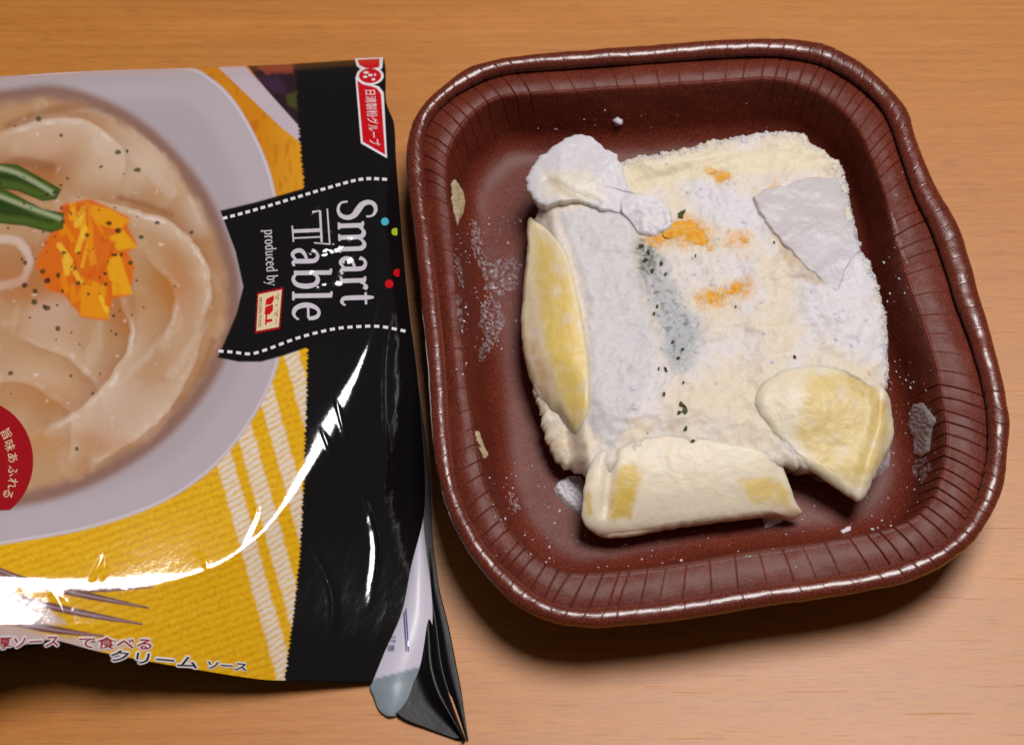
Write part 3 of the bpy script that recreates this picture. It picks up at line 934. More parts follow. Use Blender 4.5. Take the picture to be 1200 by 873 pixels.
for (u, v, r) in ((800, 250, 4.5), (797, 254, 3.5), (799, 475, 4.2), (803, 481, 3.6), (796, 484, 3.0), (780, 433, 2.8), (772, 432, 2.0), (801, 449, 1.8), (803, 503, 3.2), (812, 517, 2.2), (798, 524, 1.6),
                  (778, 462, 2.5), (931, 419, 1.9), (775, 310, 2.6), (760, 296, 3), (757, 305, 3.2), (764, 318, 2.6), (780, 322, 2.2), (770, 360, 2.2), (766, 368, 2.6), (788, 401, 2.6), (800, 410, 2.4), (795, 420, 2.0), (752, 289, 2.6), (907, 285, 1.6), (862, 360, 1.4), (815, 300, 1.5)):
    herb(u, v, r, rng.uniform(0, 6.28))
M_HAM = mat_flat("pink_bacon_scrap", (206, 150, 118), 0.6, 0.2, 0.3, 0, [(1500, 0.4, 0.0005)])
for (u, v, rx, ry) in ((758, 507, 6, 4), (813, 497, 4, 2.5), (1016, 437, 5, 4), (870, 425, 4, 3), (909, 349, 4, 2.2), (795, 244, 10, 3.5)):
    lumpy("bacon_scrap", u, v, rx, ry, 0.0004, M_HAM, food, int(u + v), .3)


# frost crystals on the block: uncountable grains
def crumbs():
    pts = BODY_P[:-18:3, ::3].reshape(-1, 3)
    u, v = proj(pts)
    dens = 0.006 + 0.10 * body_frost(u, v) * sst(-.2, .4, fbm(u / 18, v / 18, seed=71))
    dens = dens * sst(560, 520, v)
    keep = rng.uniform(0, 1, len(pts)) < dens
    P = pts[keep]; n = len(P)
    r = 0.00022 + 0.00055 * rng.random(n) ** 2.5
    k = 7
    th = np.linspace(0, 2 * np.pi, k, endpoint=False)
    V = np.zeros((n, 2 * k + 1, 3))
    for i in range(k):
        j1 = rng.uniform(.75, 1.3, n); j2 = rng.uniform(.45, .8, n)
        V[:, i] = P + np.stack([np.cos(th[i]) * r * j1, np.sin(th[i]) * r * j1, -r * .25], -1)
        V[:, k + i] = P + np.stack([np.cos(th[i]) * r * j2, np.sin(th[i]) * r * j2, r * rng.uniform(.25, .4, n)], -1)
    V[:, 2 * k] = P + np.stack([0 * r, 0 * r, r * .5], -1)
    F = []
    for i in range(k):
        j = (i + 1) % k
        F += [(i, j, k + j), (i, k + j, k + i), (k + i, k + j, 2 * k)]
    F = (np.arange(n)[:, None, None] * (2 * k + 1) + np.array(F)[None]).reshape(-1, 3)
    make_mesh("frost_crumbs", V, F, M_FROST, food, True, None, {"kind": "stuff"})


crumbs()


def crystals():
    pts = BODY_P[:-18:2, ::2].reshape(-1, 3)
    u, v = proj(pts)
    dens = np.zeros(len(pts))
    edge = sdf(u, v, BODY_PX)
    dens += 0.8 * sst(7, 1, np.abs(edge + 1)) * (sst(330, 230, v) + sst(985, 1010, u))
    keep = rng.uniform(0, 1, len(pts)) < dens * 0.14
    P = pts[keep]
    n = len(P)
    s = rng.uniform(0.00018, 0.00055, n)
    base = np.array([[1.2, 0, -.25], [-.6, 1.04, -.25], [-.6, -1.04, -.25], [0, 0, .45]])
    th = rng.uniform(0, 6.28, n); tl = rng.normal(0, .5, (n, 2))
    V = np.zeros((n, 4, 3))
    for k in range(4):
        b = base[k]
        x = b[0] * np.cos(th) - b[1] * np.sin(th) + tl[:, 0] * b[2]
        y = b[0] * np.sin(th) + b[1] * np.cos(th) + tl[:, 1] * b[2]
        V[:, k] = P + np.stack([x, y, np.full(n, b[2])], -1) * s[:, None]
    F = np.array([[0, 1, 3], [1, 2, 3], [2, 0, 3], [0, 2, 1]])
    F = (np.arange(n)[:, None, None] * 4 + F[None]).reshape(-1, 3)
    make_mesh("frost_crystals", V, F, M_FROST, food, False, None, {"kind": "stuff"})


crystals()


# ------------------------------------------------------------------ frost and ice on the tray
def surface_patch(name, poly, thick, mat, parent, step=1.5, seed=1, holes=0.0, props=None, rough=1.0):
    poly = np.array(poly, float)
    u0, v0 = poly.min(0) - 2; u1, v1 = poly.max(0) + 2
    us = np.arange(u0, u1, step); vs_ = np.arange(v0, v1, step)
    U, Vv = np.meshgrid(us, vs_)
    d = sdf(U + 2.0 * rough * fbm(U / 4, Vv / 4, seed=seed), Vv + 2.0 * rough * fbm(U / 4, Vv / 4, seed=seed + 1), poly)
    if holes:
        d = np.maximum(d, (holes - 0.5 * (fbm(U / 7, Vv / 7, seed=seed + 2, oct=4) + 1)) * 14)
    ok = d < 0
    idx = -np.ones(U.shape, int); V = []
    for r in range(U.shape[0]):
        for c in range(U.shape[1]):
            if ok[max(r - 1, 0):r + 2, max(c - 1, 0):c + 2].any():
                p, n = hit(U[r, c], Vv[r, c])
                t = thick * np.clip(-d[r, c] / 3.5, -0.6, 1) * (0.8 + 0.5 * vnoise(np.array([U[r, c] / 3.0]), np.array([Vv[r, c] / 3.0]), None, seed + 5)[0])
                idx[r, c] = len(V); V.append(p + n * (t + 0.00005))
    F = []
    for r in range(U.shape[0] - 1):
        for c in range(U.shape[1] - 1):
            q = (idx[r, c], idx[r, c + 1], idx[r + 1, c + 1], idx[r + 1, c])
            if min(q) >= 0 and ok[r:r + 2, c:c + 2].any():
                F.append(q)
    if F:
        return make_mesh(name, V, F, mat, parent, True, None, props)


M_CREAMSMEAR = mat_flat("dried_cream_sauce", (220, 200, 160), 0.6, 0.2, 0.4, 0, [(1200, 0.5, 0.0006)])
surface_patch("sauce_smear", [(529, 216), (533, 210), (541, 222), (545, 236), (542, 250), (536, 264), (532, 250), (530, 235)], 0.0005, M_CREAMSMEAR, tray, 1.3, 3)
surface_patch("sauce_smear", [(557, 506), (561, 505), (566, 520), (572, 534), (568, 537), (562, 525)], 0.0002, M_CREAMSMEAR, tray, 1.3, 5)
surface_patch("frost_smear", [(554, 258), (560, 262), (566, 290), (571, 312), (566, 318), (557, 300), (553, 288)], 0.00012, M_RIME, tray, 1.3, 7, 0.36)
surface_patch("frost_smear", [(566, 315), (578, 305), (600, 302), (612, 308), (606, 338), (590, 345), (577, 348), (565, 335)], 0.00015, M_RIME, tray, 1.3, 9, 0.50)
surface_patch("frost_smear", [(564, 360), (572, 348), (582, 350), (592, 376), (586, 392), (582, 402), (572, 412), (566, 424), (560, 420), (564, 404), (572, 396), (562, 382)], 0.00022, M_RIME, tray, 1.3, 11, 0.40)
surface_patch("frost_smear", [(533, 300), (538, 302), (541, 318), (542, 335), (538, 332)], 0.0002, M_RIME, tray, 1.2, 13, 0.36)
surface_patch("frost_smear", [(534, 345), (540, 350), (543, 380), (541, 392), (537, 370)], 0.0002, M_RIME, tray, 1.2, 15, 0.45)
surface_patch("frost_smear", [(596, 576), (602, 578), (608, 592), (605, 602), (598, 590)], 0.00012, M_RIME, tray, 1.3, 17, 0.40)
surface_patch("frost_smear", [(1044, 250), (1050, 262), (1058, 292), (1064, 312), (1058, 300), (1050, 282)], 0.00012, M_RIME, tray, 1.3, 19, 0.42)
surface_patch("frost_smear", [(1070, 540), (1085, 535), (1092, 550), (1080, 566), (1070, 562)], 0.00012, M_RIME, tray, 1.2, 23, 0.52)

CHIPS = [("large clear ice flake standing against the tray's right wall", [(1066, 484), (1070, 474), (1082, 472), (1091, 484), (1097, 493), (1092, 503), (1089, 530), (1080, 534), (1070, 530), (1071, 512), (1065, 502)], 0.0007, M_CLEARICE),
         ("thick ice flake beside the near left pasta corner", [(648, 574), (654, 564), (668, 558), (680, 557), (686, 566), (686, 604), (672, 600), (660, 590), (652, 582)], 0.0022, M_ICE),
         ("small ice flake under the near pasta roll", [(890, 600), (900, 598), (914, 600), (917, 611), (904, 616), (897, 618)], 0.0016, M_ICE),
         ("thin ice flake half under the pointed right pasta fold", [(1026, 545), (1036, 530), (1043, 530), (1042, 545), (1032, 556), (1022, 562)], 0.0012, M_CLEARICE),
         ("clear ice flake in the gap between the two near pasta folds", [(948, 553), (960, 552), (978, 560), (976, 566), (955, 563)], 0.0012, M_CLEARICE),
         ("white ice crumb on the far tray wall", [(718, 141), (724, 138), (730, 141), (729, 147), (722, 148)], 0.0016, M_FROST),
         ("white ice crumb by the near tray edge, nearest the right corner", [(985, 622), (992, 618), (997, 616), (996, 621), (988, 624)], 0.0012, M_FROST),
         ("two-part ice crumb lying left of the corner crumb", [(984, 622)], 0, None)]
for lab, poly, th, mt in CHIPS[:-1]:
    surface_patch("ice_flake", poly, th, mt, None, 1.3, len(lab), 0.0, {"label": lab, "category": "ice flake", "group": "loose ice flakes in the tray"}, 0.7)


def specks():
    V, F = [], []
    zones = [((545, 250, 615, 420), 90), ((570, 540, 660, 660), 70), ((660, 620, 960, 665), 40), ((940, 560, 1090, 625), 40), ((1040, 420, 1100, 560), 55), ((620, 120, 900, 160), 14), ((530, 270, 548, 440), 45), ((1035, 200, 1075, 380), 25)]
    for (a, b, c, d), n in zones:
        for _ in range(n):
            u, v = rng.uniform(a, c), rng.uniform(b, d)
            p, nn = hit(u, v)
            s = 0.00012 + 0.00035 * rng.random() ** 3
            k = len(V)
            off = rng.normal(0, 1, (5, 3)) * s * 0.35
            for q, o in zip(((1, 0, 0), (0, 1, 0), (-1, 0, 0), (0, -1, 0)), off):
                V.append(p + np.array(q) * s * rng.uniform(.6, 1.4) + o * np.array([1, 1, .2]))
            V.append(p + nn * s * 0.9)
            F += [(k, k + 1, k + 4), (k + 1, k + 2, k + 4), (k + 2, k + 3, k + 4), (k + 3, k, k + 4)]
    make_mesh("frost_specks", V, F, M_FROST, tray, False, None, {"kind": "stuff"})


specks()

# ------------------------------------------------------------------ the bag
bag = empty("food_bag", (0, 0, 0), "shiny printed plastic food bag lying open left of the tray", "bag")
TOP = np.array([(-230, 100), (-100, 95), (0, 90), (100, 84), (230, 80), (345, 75), (450, 68)], float)
BOT = np.array([(-230, 785), (-100, 772), (0, 760), (40, 753), (65, 750), (120, 764), (200, 779), (300, 795), (345, 797), (436, 799)], float)
RGT = np.array([(450, 68), (452, 84), (452, 116), (456, 130), (461, 142), (463, 158), (464, 185), (468, 240), (473, 300), (480, 370), (488, 430), (494, 500), (498, 560), (496, 606),
                (482, 662), (471, 716), (451, 762), (436, 799)], float)
# crest of the puffed-up film: inside it the front is nearly flat, beyond it falls away
CREST = np.array([(430, 60), (440, 150), (446, 250), (444, 330), (440, 372), (424, 425), (398, 480), (366, 540), (332, 594), (296, 634), (240, 668), (160, 684), (60, 682), (-40, 676), (-240, 682)], float)
CREST_S = catmull(CREST, 5, False)


def crest_sd(u, v):
    poly = np.vstack([CREST_S, [(-240, -400), (430, -400)]])
    return sdf(u, v, poly, 1e9)


CREASES = [([(468, 325), (460, 360), (451, 415), (450, 480), (453, 540), (447, 600)], 0.00014, 2.6), ([(352, 262), (375, 236), (385, 226)], 0.0004, 4.0), ([(360, 250), (352, 290)], 0.0003, 4.0),
           ([(392, 462), (402, 500), (412, 530)], 0.0003, 3.0), ([(376, 500), (392, 540)], 0.0003, 3.0), ([(228, 646), (240, 655), (244, 672)], 0.0002, 3.0), ([(292, 575), (300, 600), (280, 640)], 0.0003, 3.5), ([(122, 648), (113, 668), (104, 684)], -0.0003, 3.0), ([(124, 650), (122, 668), (117, 684)], -0.0002, 2.5),
           ([(60, 690), (75, 720), (70, 748)], 0.0006, 6.0), ([(420, 560), (440, 640), (430, 720)], 0.0003, 4.0), ([(365, 640), (390, 700), (385, 770)], 0.0004, 5.0), ([(300, 690), (315, 740), (312, 785)], 0.0003, 4.0)]


def bag_z(u, v):
    u = np.asarray(u, float); v = np.asarray(v, float)
    d = crest_sd(u, v)
    px = DIST / FPX
    # nearly flat front, highest at the near left, sinking to the far side
    z = 0.0206 - 0.000026 * 22 * np.log1p(np.exp(np.clip((400 - v) / 22, -40, 40)))
    f = 45 * np.log1p(np.exp(np.clip((240 - u) / 45, -40, 40)))
    z = z + 0.23 * px * f * (0.25 + 0.75 * np.clip((v - 380) / 320, 0, 1.1))
    low = sst(330, 180, u) * sst(560, 640, v)
    w = 1.4 + 5.4 * np.exp(-((v - 505) / 70) ** 2) * sst(300, 350, u) + 2.6 * sst(225, 165, u) * sst(560, 640, v)
    soft = np.where(d / w > 25, d, w * np.log1p(np.exp(np.clip(d / w, -40, 25))))
    z = z - (0.46 - 0.10 * low) * px * soft * (1 - 0.28 * sst(540, 760, v)) * sst(-60, 300, v)
    # far edge rolls down to the table
    dt = v - np.interp(u, TOP[:, 0], TOP[:, 1])
    z = z - 0.0060 * np.exp(-np.maximum(dt, 0) / 14)
    # crumples
    cr = np.exp(-(((u - 385) / 40) ** 2 + ((v - 300) / 55) ** 2))
    z = z + cr * px * (-0.10 * (u - 385) - 0.09 * (v - 310))
    z = z + 0.0010 * cr * fbm(u / 30, v / 24, seed=201, oct=2) + 0.00010 * cr * fbm(u / 7, v / 7, seed=202, oct=2)
    z = z + 0.0005 * fbm(u / 120, v / 100, seed=205, oct=2) * sst(660, 520, v)
    z = z + 0.00006 * sst(-10, 12, d) * fbm((u + v * .5) / 20, (v - u * .6) / 50, seed=204, oct=3)
    # pressed creases in the film
    for ln, h, w_ in CREASES:
        L_ = catmull(ln, 5, False)
        q, s_ = pdist(u, v, L_, 25)
        tot = np.linalg.norm(np.diff(L_, axis=0), axis=1).sum()
        z = z + h * np.exp(-(q / (w_ * (0.7 + 0.6 * s_ / tot))) ** 2) * np.clip(np.sin(np.pi * np.clip(s_ / tot, 0, 1)), 0, 1) ** 1.2
    return np.maximum(z, 0.0020)


def bag_P(u, v, off=0.0):
    z = bag_z(u, v)
    P = unproj(u, v, z)
    if np.any(off):
        e = 1.0
        Pu = unproj(u + e, v, bag_z(u + e, v)) - P; Pv = unproj(u, v + e, bag_z(u, v + e)) - P
        n = np.cross(Pv, Pu)
        n /= np.linalg.norm(n, axis=-1, keepdims=True)
        n = np.where(n[..., 2:3] < 0, -n, n)
        P = P + n * np.asarray(off)[..., None]
    return P


PLATE = catmull([(-230, 60), (0, 84), (120, 80), (215, 78), (248, 92), (275, 118), (300, 160), (318, 205), (328, 260), (332, 330), (331, 395), (322, 440), (300, 485), (268, 530), (230, 565), (180, 594),
                 (110, 618), (40, 632), (-60, 645), (-230, 650)], 4, False)
SAUCE = catmull([(-230, 150), (-60, 112), (0, 110), (60, 104), (110, 116), (160, 142), (205, 182), (240, 228), (264, 280), (277, 330), (275, 378), (256, 430), (222, 480), (172, 528), (100, 568), (20, 590), (-100, 600), (-230, 590)], 4, False)


def band_edge(v):
    b = np.interp(v, [60, 75, 150, 220, 420, 470, 560, 640, 700, 740, 800], [345, 346, 350, 356, 360, 359, 356, 352, 346, 341, 333])
    t = v / 5.2 + 0.6 * vnoise(v / 9.0, v * 0, None, 9)
    return b + 2.6 * (np.abs((t % 1) - 0.5) * 2 - 0.5) + 1.0 * vnoise(v / 5.0, v * 0 + 3, None, 12)


def ribbon(u, v, line, w, soft=1.0):
    d, s = pdist(u, v, catmull(line, 4, False), 25)
    return sst(w + soft, w - soft, d)


def print_col(u, v):
    C = np.zeros(u.shape + (3,))

    def mixin(c, w):
        nonlocal C
        w = np.clip(w, 0, 1)[..., None]
        C = C * (1 - w) + np.asarray(c) * w
    # cloth
    wx = fbm(u / 5, v / 5, seed=300, oct=3); big = fbm(u / 45, v / 45, seed=301)
    C[:] = lin(232, 178, 18)
    mixin(lin(208, 138, 10), sst(0.1, 0.6, wx) * .4)
    mixin(lin(240, 196, 60), sst(0.0, 0.5, -wx) * .5)
    # knitted ribs
    rib = sst(.3, 1, 0.5 + 0.5 * np.sin((u * 0.35 + v) / 1.5 + 2.5 * fbm(u / 12, v / 12, seed=302))) * (0.5 + sst(-.3, .4, fbm(u / 3.5, v / 5, seed=316)))
    mixin(lin(196, 122, 4), rib * .34)
    s = u - 0.28 * (v - 431) + 2.5 * fbm(u / 12, v / 12, seed=303)
    st = np.zeros_like(u)
    for c0, hw in ((346, 9), (304, 9.5), (266, 10), (233, 10)):
        st = np.maximum(st, sst(hw + 2.5, hw - 2.5, np.abs(s - c0)))
    st = st * sst(400, 412, v)
    hatch = sst(.35, .95, 0.5 + 0.5 * np.sin((v + u * .62) / 1.25 + 2.2 * fbm(u / 9, v / 9, seed=304)))
    mixin(lin(230, 218, 206), st * np.clip(0.98 - 0.62 * hatch - .25 * sst(.1, .5, fbm(u / 6, v / 6, seed=305)), 0, 1))
    # napkin top right
    nap = sst(240, 232, v)
    mixin(lin(206, 126, 22), nap * .9)
    mixin(lin(222, 156, 36), nap * sst(300, 350, u) * .8)
    mixin(lin(186, 100, 14), nap * sst(.05, .45, fbm(u / 9, v / 30, seed=306)) * .6)
    other = sdf(u, v, [(246, 70), (280, 70), (352, 150), (353, 168), (330, 150), (290, 112)])
    mixin(lin(46, 26, 34), sst(1, -1, sdf(u, v, [(276, 60), (362, 60), (362, 160), (346, 148)])))
    mixin(lin(150, 66, 50), sst(2, -3, sdf(u, v, [(298, 76), (345, 72), (345, 86), (310, 88)]) + 4 * fbm(u / 6, v / 6, seed=307)) * .8)
    mixin(lin(70, 44, 74), sst(3, -6, sdf(u, v, [(290, 88), (330, 90), (338, 112), (320, 110)])) * .6)
    mixin(lin(84, 90, 30), sst(3, -3, sdf(u, v, [(335, 112), (348, 108), (348, 128), (338, 124)])) * .6)
    mixin(lin(196, 180, 190), sst(1, -1, other))
    # plate
    dp = sdf(u, v, PLATE)
    mixin(lin(186, 174, 180), sst(1.0, -1.0, dp))
    mixin(lin(224, 210, 218), sst(2.2, 0.6, np.abs(dp + 2.5)) * .6)
    mixin(lin(170, 156, 162), sst(-26, -52, dp) * .55)
    ds = sdf(u, v, SAUCE)
    # sauce photograph
    mixin(lin(138, 94, 74), sst(10, -2, ds) * .85)
    ins = sst(-4, -20, ds + 5 * fbm(u / 25, v / 25, seed=308))
    mixin(lin(190, 148, 110), ins)
    uw = u + 34 * fbm(u / 75, v / 75, seed=309, oct=2); vw = v + 34 * fbm(u / 75, v / 75, seed=310, oct=2)
    f1 = fbm(uw / 48, vw / 30, seed=311)
    f2 = fbm(uw / 30, vw / 46, seed=312)
    mixin(lin(172, 108, 56), ins * sst(0.1, 0.75, f1) * .5)
    mixin(lin(208, 178, 148), ins * sst(0.0, 0.6, f2) * .6)
    for x, y, rx, ry, c, a in ((150, 190, 80, 45, (212, 184, 158), .8), (60, 160, 60, 26, (206, 166, 140), .7), (30, 205, 70, 34, (160, 96, 50), .75), (205, 330, 34, 60, (178, 112, 54), .8), (150, 360, 30, 46, (176, 116, 64), .6),
                               (150, 480, 90, 46, (206, 174, 154), .8), (60, 440, 60, 46, (200, 158, 118), .7), (60, 370, 40, 36, (206, 170, 150), .7), (20, 320, 60, 40, (176, 112, 66), .6), (235, 250, 22, 30, (214, 190, 176), .5), (30, 520, 60, 26, (196, 140, 84), .6), (80, 300, 60, 60, (170, 90, 36), .5)):
        mixin(lin(*c), ins * sst(1.15, 0.25, np.hypot((uw * .5 + u * .5 - x) / rx, (vw * .5 + v * .5 - y) / ry)) * a)
    mixin(lin(186, 134, 76), ins * sst(60, 0, np.hypot((u - 185) / 1.0, (v - 335) / 1.2)) * .55)
    for line, w, a in (([(200, 440), (225, 405), (238, 380)], 5, .3), ([(20, 150), (60, 140), (105, 150), (118, 178)], 6, .5), ([(60, 500), (110, 470), (160, 430), (195, 390)], 4, .4), ([(125, 165), (165, 190), (200, 225)], 7, .45),
                       ([(95, 128), (140, 140), (185, 178)], 3, .3), ([(0, 280), (22, 284), (34, 305), (26, 328), (0, 335)], 5, .85)):
        mixin(lin(214, 190, 174), ribbon(u + 4 * fbm(u / 14, v / 14, seed=313), v, line, w, 3) * a * ins)
    for line, w, a in (([(140, 232), (175, 242), (200, 252)], 3, .6), ([(205, 480), (235, 440), (250, 400)], 4, .5), ([(10, 148), (60, 130), (100, 122)], 5, .4), ([(0, 205), (20, 190), (60, 196)], 6, .5), ([(150, 330), (156, 370), (156, 400)], 4, .5)):
        mixin(lin(136, 74, 34), ribbon(u, v, line, w, 4) * a * ins)
    # broad noodle sheets lying one over the other: each edge is light on its own side and shades the sheet below
    for k, (line, wl, wd, a) in enumerate((([(-20, 168), (60, 140), (118, 152), (146, 186), (138, 214)], 22, 14, .8), ([(108, 126), (166, 158), (212, 208), (242, 268)], 20, 16, .6), ([(80, 545), (84, 490), (40, 452), (-20, 440)], 26, 14, .6),
                                           ([(122, 486), (112, 448), (72, 416), (20, 395)], 24, 12, .6), ([(240, 390), (214, 452), (172, 505), (110, 545)], 22, 16, .8), ([(184, 412), (205, 368), (198, 326), (168, 296)], 18, 16, .6),
                                           ([(92, 232), (150, 243), (204, 264), (238, 300), (246, 345), (232, 388)], 16, 18, .95), ([(50, 506), (108, 468), (146, 420), (150, 378), (138, 335)], 20, 20, .95))):
        uu = u + 6 * fbm(u / 40, v / 40, seed=320 + k); vv = v + 6 * fbm(u / 40, v / 40, seed=340 + k)
        L_ = catmull(line, 5, False)
        d, ss = pdist(uu, vv, L_, 50)
        tot = np.linalg.norm(np.diff(L_, axis=0), axis=1).sum()
        jx = np.interp(ss, np.concatenate([[0], np.cumsum(np.linalg.norm(np.diff(L_, axis=0), axis=1))]), np.arange(len(L_)))
        i0 = np.clip(jx.astype(int), 0, len(L_) - 2)
        side = np.sign((L_[i0 + 1, 0] - L_[i0, 0]) * (vv - L_[i0, 1]) - (L_[i0 + 1, 1] - L_[i0, 1]) * (uu - L_[i0, 0]))
        fade = np.clip(np.sin(np.pi * np.clip(ss / tot, 0, 1)), 0, 1) ** .5 * (d < 60) * ins * a
        mixin(lin(216, 190, 166), fade * np.where(side > 0, np.exp(-(d / wl) ** 2), np.exp(-(d / 1.5) ** 2)) * .7)
        mixin(lin(158, 98, 54), fade * np.where(side < 0, np.exp(-(d / wd) ** 1.5) * sst(0.5, 2.5, d), 0) * .6)
        mixin(lin(240, 224, 218), fade * np.where(side > 0, np.exp(-((d - 3.5) / 2.2) ** 2), 0) * sst(-.2, .5, fbm(u / 18, v / 18, seed=380 + k)) * .8)
    for x, y, rx, ry, a in ((200, 335, 26, 46, .55), (30, 215, 60, 26, .5), (30, 335, 60, 34, .45), (150, 372, 22, 30, .45), (50, 470, 60, 24, .4), (215, 190, 18, 40, .25), (110, 520, 60, 16, .3)):
        mixin(lin(186, 112, 46), ins * sst(1.2, 0.1, np.hypot((uw * .4 + u * .6 - x) / rx, (vw * .4 + v * .6 - y) / ry)) * a)
    gl = sst(.5, .85, fbm(u / 13, v / 10, seed=314, oct=2))
    mixin(lin(244, 230, 224), gl * ins * .6)
    mixin(lin(196, 80, 40), sst(.66, .85, fbm(u / 9, v / 9, seed=315, oct=2)) * ins * .5)
    # pumpkin on the plate
    pk = [(72, 240), (105, 233), (128, 243), (152, 255), (150, 266), (161, 288), (150, 296), (158, 312), (152, 346), (132, 350), (126, 376), (96, 372), (74, 345), (56, 340), (42, 310), (52, 285), (66, 262)]
    n3 = fbm(u / 16, v / 20, seed=316)
    mixin(lin(220, 106, 14), sst(2.5, -2.5, sdf(u + 2 * fbm(u / 5, v / 5, seed=6), v, pk)) * .95)
    for poly, c in (([(100, 238), (128, 245), (152, 258), (140, 270), (112, 262)], (234, 160, 22)), ([(128, 278), (145, 270), (161, 290), (138, 294)], (232, 170, 24)), ([(98, 268), (106, 270), (114, 312), (106, 312)], (230, 150, 30)),
                    ([(96, 325), (128, 335), (128, 374), (94, 370)], (232, 152, 20)), ([(124, 305), (140, 298), (156, 345), (132, 346)], (236, 170, 26)), ([(76, 270), (94, 262), (100, 300), (80, 300)], (224, 110, 14))):
        mixin(lin(*c), sst(2, -2, sdf(u, v, poly)) * .85)
    prk = np.random.default_rng(8)
    for k in range(26):
        x, y = prk.uniform(70, 150), prk.uniform(242, 368)
        if sdf(np.array([x]), np.array([y]), pk)[0] > -4: continue
        a = prk.uniform(0.9, 2.2); ln_ = prk.uniform(6, 14); w = prk.uniform(2, 4)
        c = [(240, 176, 30), (232, 140, 14), (244, 196, 60), (214, 96, 10)][prk.integers(4)]
        dx, dy = math.cos(a) * ln_, math.sin(a) * ln_
        mixin(lin(*c), ribbon(u, v, [(x - dx, y - dy), (x, y), (x + dx * .9, y + dy)], w, 1.2) * .7 * sst(1, -2, sdf(u, v, pk)))
    mixin(lin(204, 78, 8), sst(.15, .45, n3) * sst(1, -6, sdf(u, v, pk)) * .6)
    # beans
    b1 = [(-40, 180), (0, 192), (20, 193), (45, 207), (72, 222), (66, 234), (50, 236), (20, 224), (-40, 215)]
    b2 = [(-40, 205), (0, 219), (25, 232), (50, 245), (75, 250), (74, 268), (60, 273), (30, 265), (0, 262), (-40, 250)]
    for b, ln in ((b1, [(-20, 193), (20, 203), (62, 226)]), (b2, [(-20, 222), (20, 238), (70, 256)])):
        q = sst(1.4, -1.4, sdf(u, v, b))
        mixin(lin(44, 66, 22), q)
        mixin(lin(96, 118, 44), q * sst(8, 1, np.abs(sdf(u, v, b) + 6)) * .5)
        mixin(lin(178, 186, 150), q * ribbon(u, v, ln, 2.5, 2.5) * .75)
    # herb specks
    pr = np.random.default_rng(5)
    for k in range(95):
        x, y = (pr.normal(95, 62), pr.normal(290, 85))
        if k < 30: x, y = pr.uniform(20, 160), pr.uniform(195, 400)
        r = 1.0 + 2.6 * pr.random() ** 2
        m = (np.abs(u - x) < 8) & (np.abs(v - y) < 8)
        if not m.any(): continue
        d = np.hypot((u[m] - x) * (0.7 + .6 * pr.random()), (v[m] - y)) + 1.4 * fbm(u[m] / 2, v[m] / 2, seed=int(k))
        w = sst(r + .7, r - .7, d) * .85
        if ds[m].min() > -10: continue
        C[m] = C[m] * (1 - w[:, None]) + lin(*((62, 58, 26) if pr.random() < .7 else (44, 26, 24))) * w[:, None]
    # fork
    for ln, w in (([(-60, 640), (20, 676), (90, 690), (178, 688)], 3.4), ([(-60, 668), (20, 680), (90, 695), (173, 712)], 4.2), ([(-60, 680), (0, 695), (80, 715), (166, 731)], 4.4), ([(-60, 705), (0, 724), (60, 737), (120, 745)], 5)):
        L = catmull(ln, 6, False)
        d, ss = pdist(u, v, L)
        tot = np.linalg.norm(np.diff(L, axis=0), axis=1).sum()
        ww = w * np.clip((tot - ss) / 70, 0.15, 1) ** .6
        mixin(lin(116, 76, 72), sst(ww + .8, ww - .8, d))
        mixin(lin(188, 160, 164), sst(ww * .45, ww * .1, d) * .7)
    mixin(lin(206, 192, 200), sst(4, -4, sdf(u, v, [(-60, 672), (0, 690), (50, 708), (78, 730), (30, 735), (0, 722), (-60, 700)])) * .8)
    mixin(lin(196, 180, 188), sst(4, -4, sdf(u, v, [(-60, 735), (0, 728), (60, 745), (140, 752), (150, 758), (60, 770), (-60, 790)])) * .8)
    # black band and label
    jag = u - band_edge(v)
    mixin(lin(16, 14, 16), sst(-.8, .8, jag))
    lab = [(258, 247), (300, 237), (356, 221), (420, 205), (500, 200), (500, 420), (358, 408), (332, 417), (306, 424), (280, 424), (255, 419), (266, 394), (277, 368), (285, 336), (276, 295)]
    mixin(lin(16, 14, 16), sst(.8, -.8, sdf(u, v, lab)))
    return np.clip(C, 0, 1)


def coons(ns, nt):
    """front sheet between its traced edges"""
    T = resample(catmull(TOP, 10, False), ns, False); B = resample(catmull(BOT, 10, False), ns, False)
    R = resample(catmull(RGT, 10, False), nt, False); L = np.linspace(TOP[0], BOT[0], nt)
    s = np.linspace(0, 1, ns)[None, :, None]; t = np.linspace(0, 1, nt)[:, None, None]
    G = (1 - t) * T[None] + t * B[None] + (1 - s) * L[:, None] + s * R[:, None] \
        - ((1 - s) * (1 - t) * T[0] + s * (1 - t) * T[-1] + (1 - s) * t * B[0] + s * t * B[-1])
    return G


def build_bag():
    G = coons(600, 640)
    U, Vv = G[..., 0], G[..., 1]
    P = bag_P(U, Vv)
    col = print_col(U, Vv)
    make_mesh("front_panel", P, grid_faces(640, 600), M_FILM, bag, True, {"tone": col.reshape(-1, 3)})
    # back of the bag: from the front's edge round and down onto the table
    Gs = coons(90, 90)
    E = bag_P(Gs[..., 0], Gs[..., 1])
    s = np.linspace(0, 1, 90)[None, :]; t = np.linspace(0, 1, 90)[:, None]
    edge = np.minimum(np.minimum(s, 1 - s), np.minimum(t, 1 - t)) * 2
    k = sst(0, 0.16, edge)
    zb = E[..., 2] * (1 - k) - 0.0004 + 0.0012 * k
    Pb = E.copy(); Pb[..., 2] = np.minimum(zb, E[..., 2] - 0.0003)
    make_mesh("back_panel", Pb, grid_faces(90, 90, flip=True), M_BLACKFILM, bag)


build_bag()


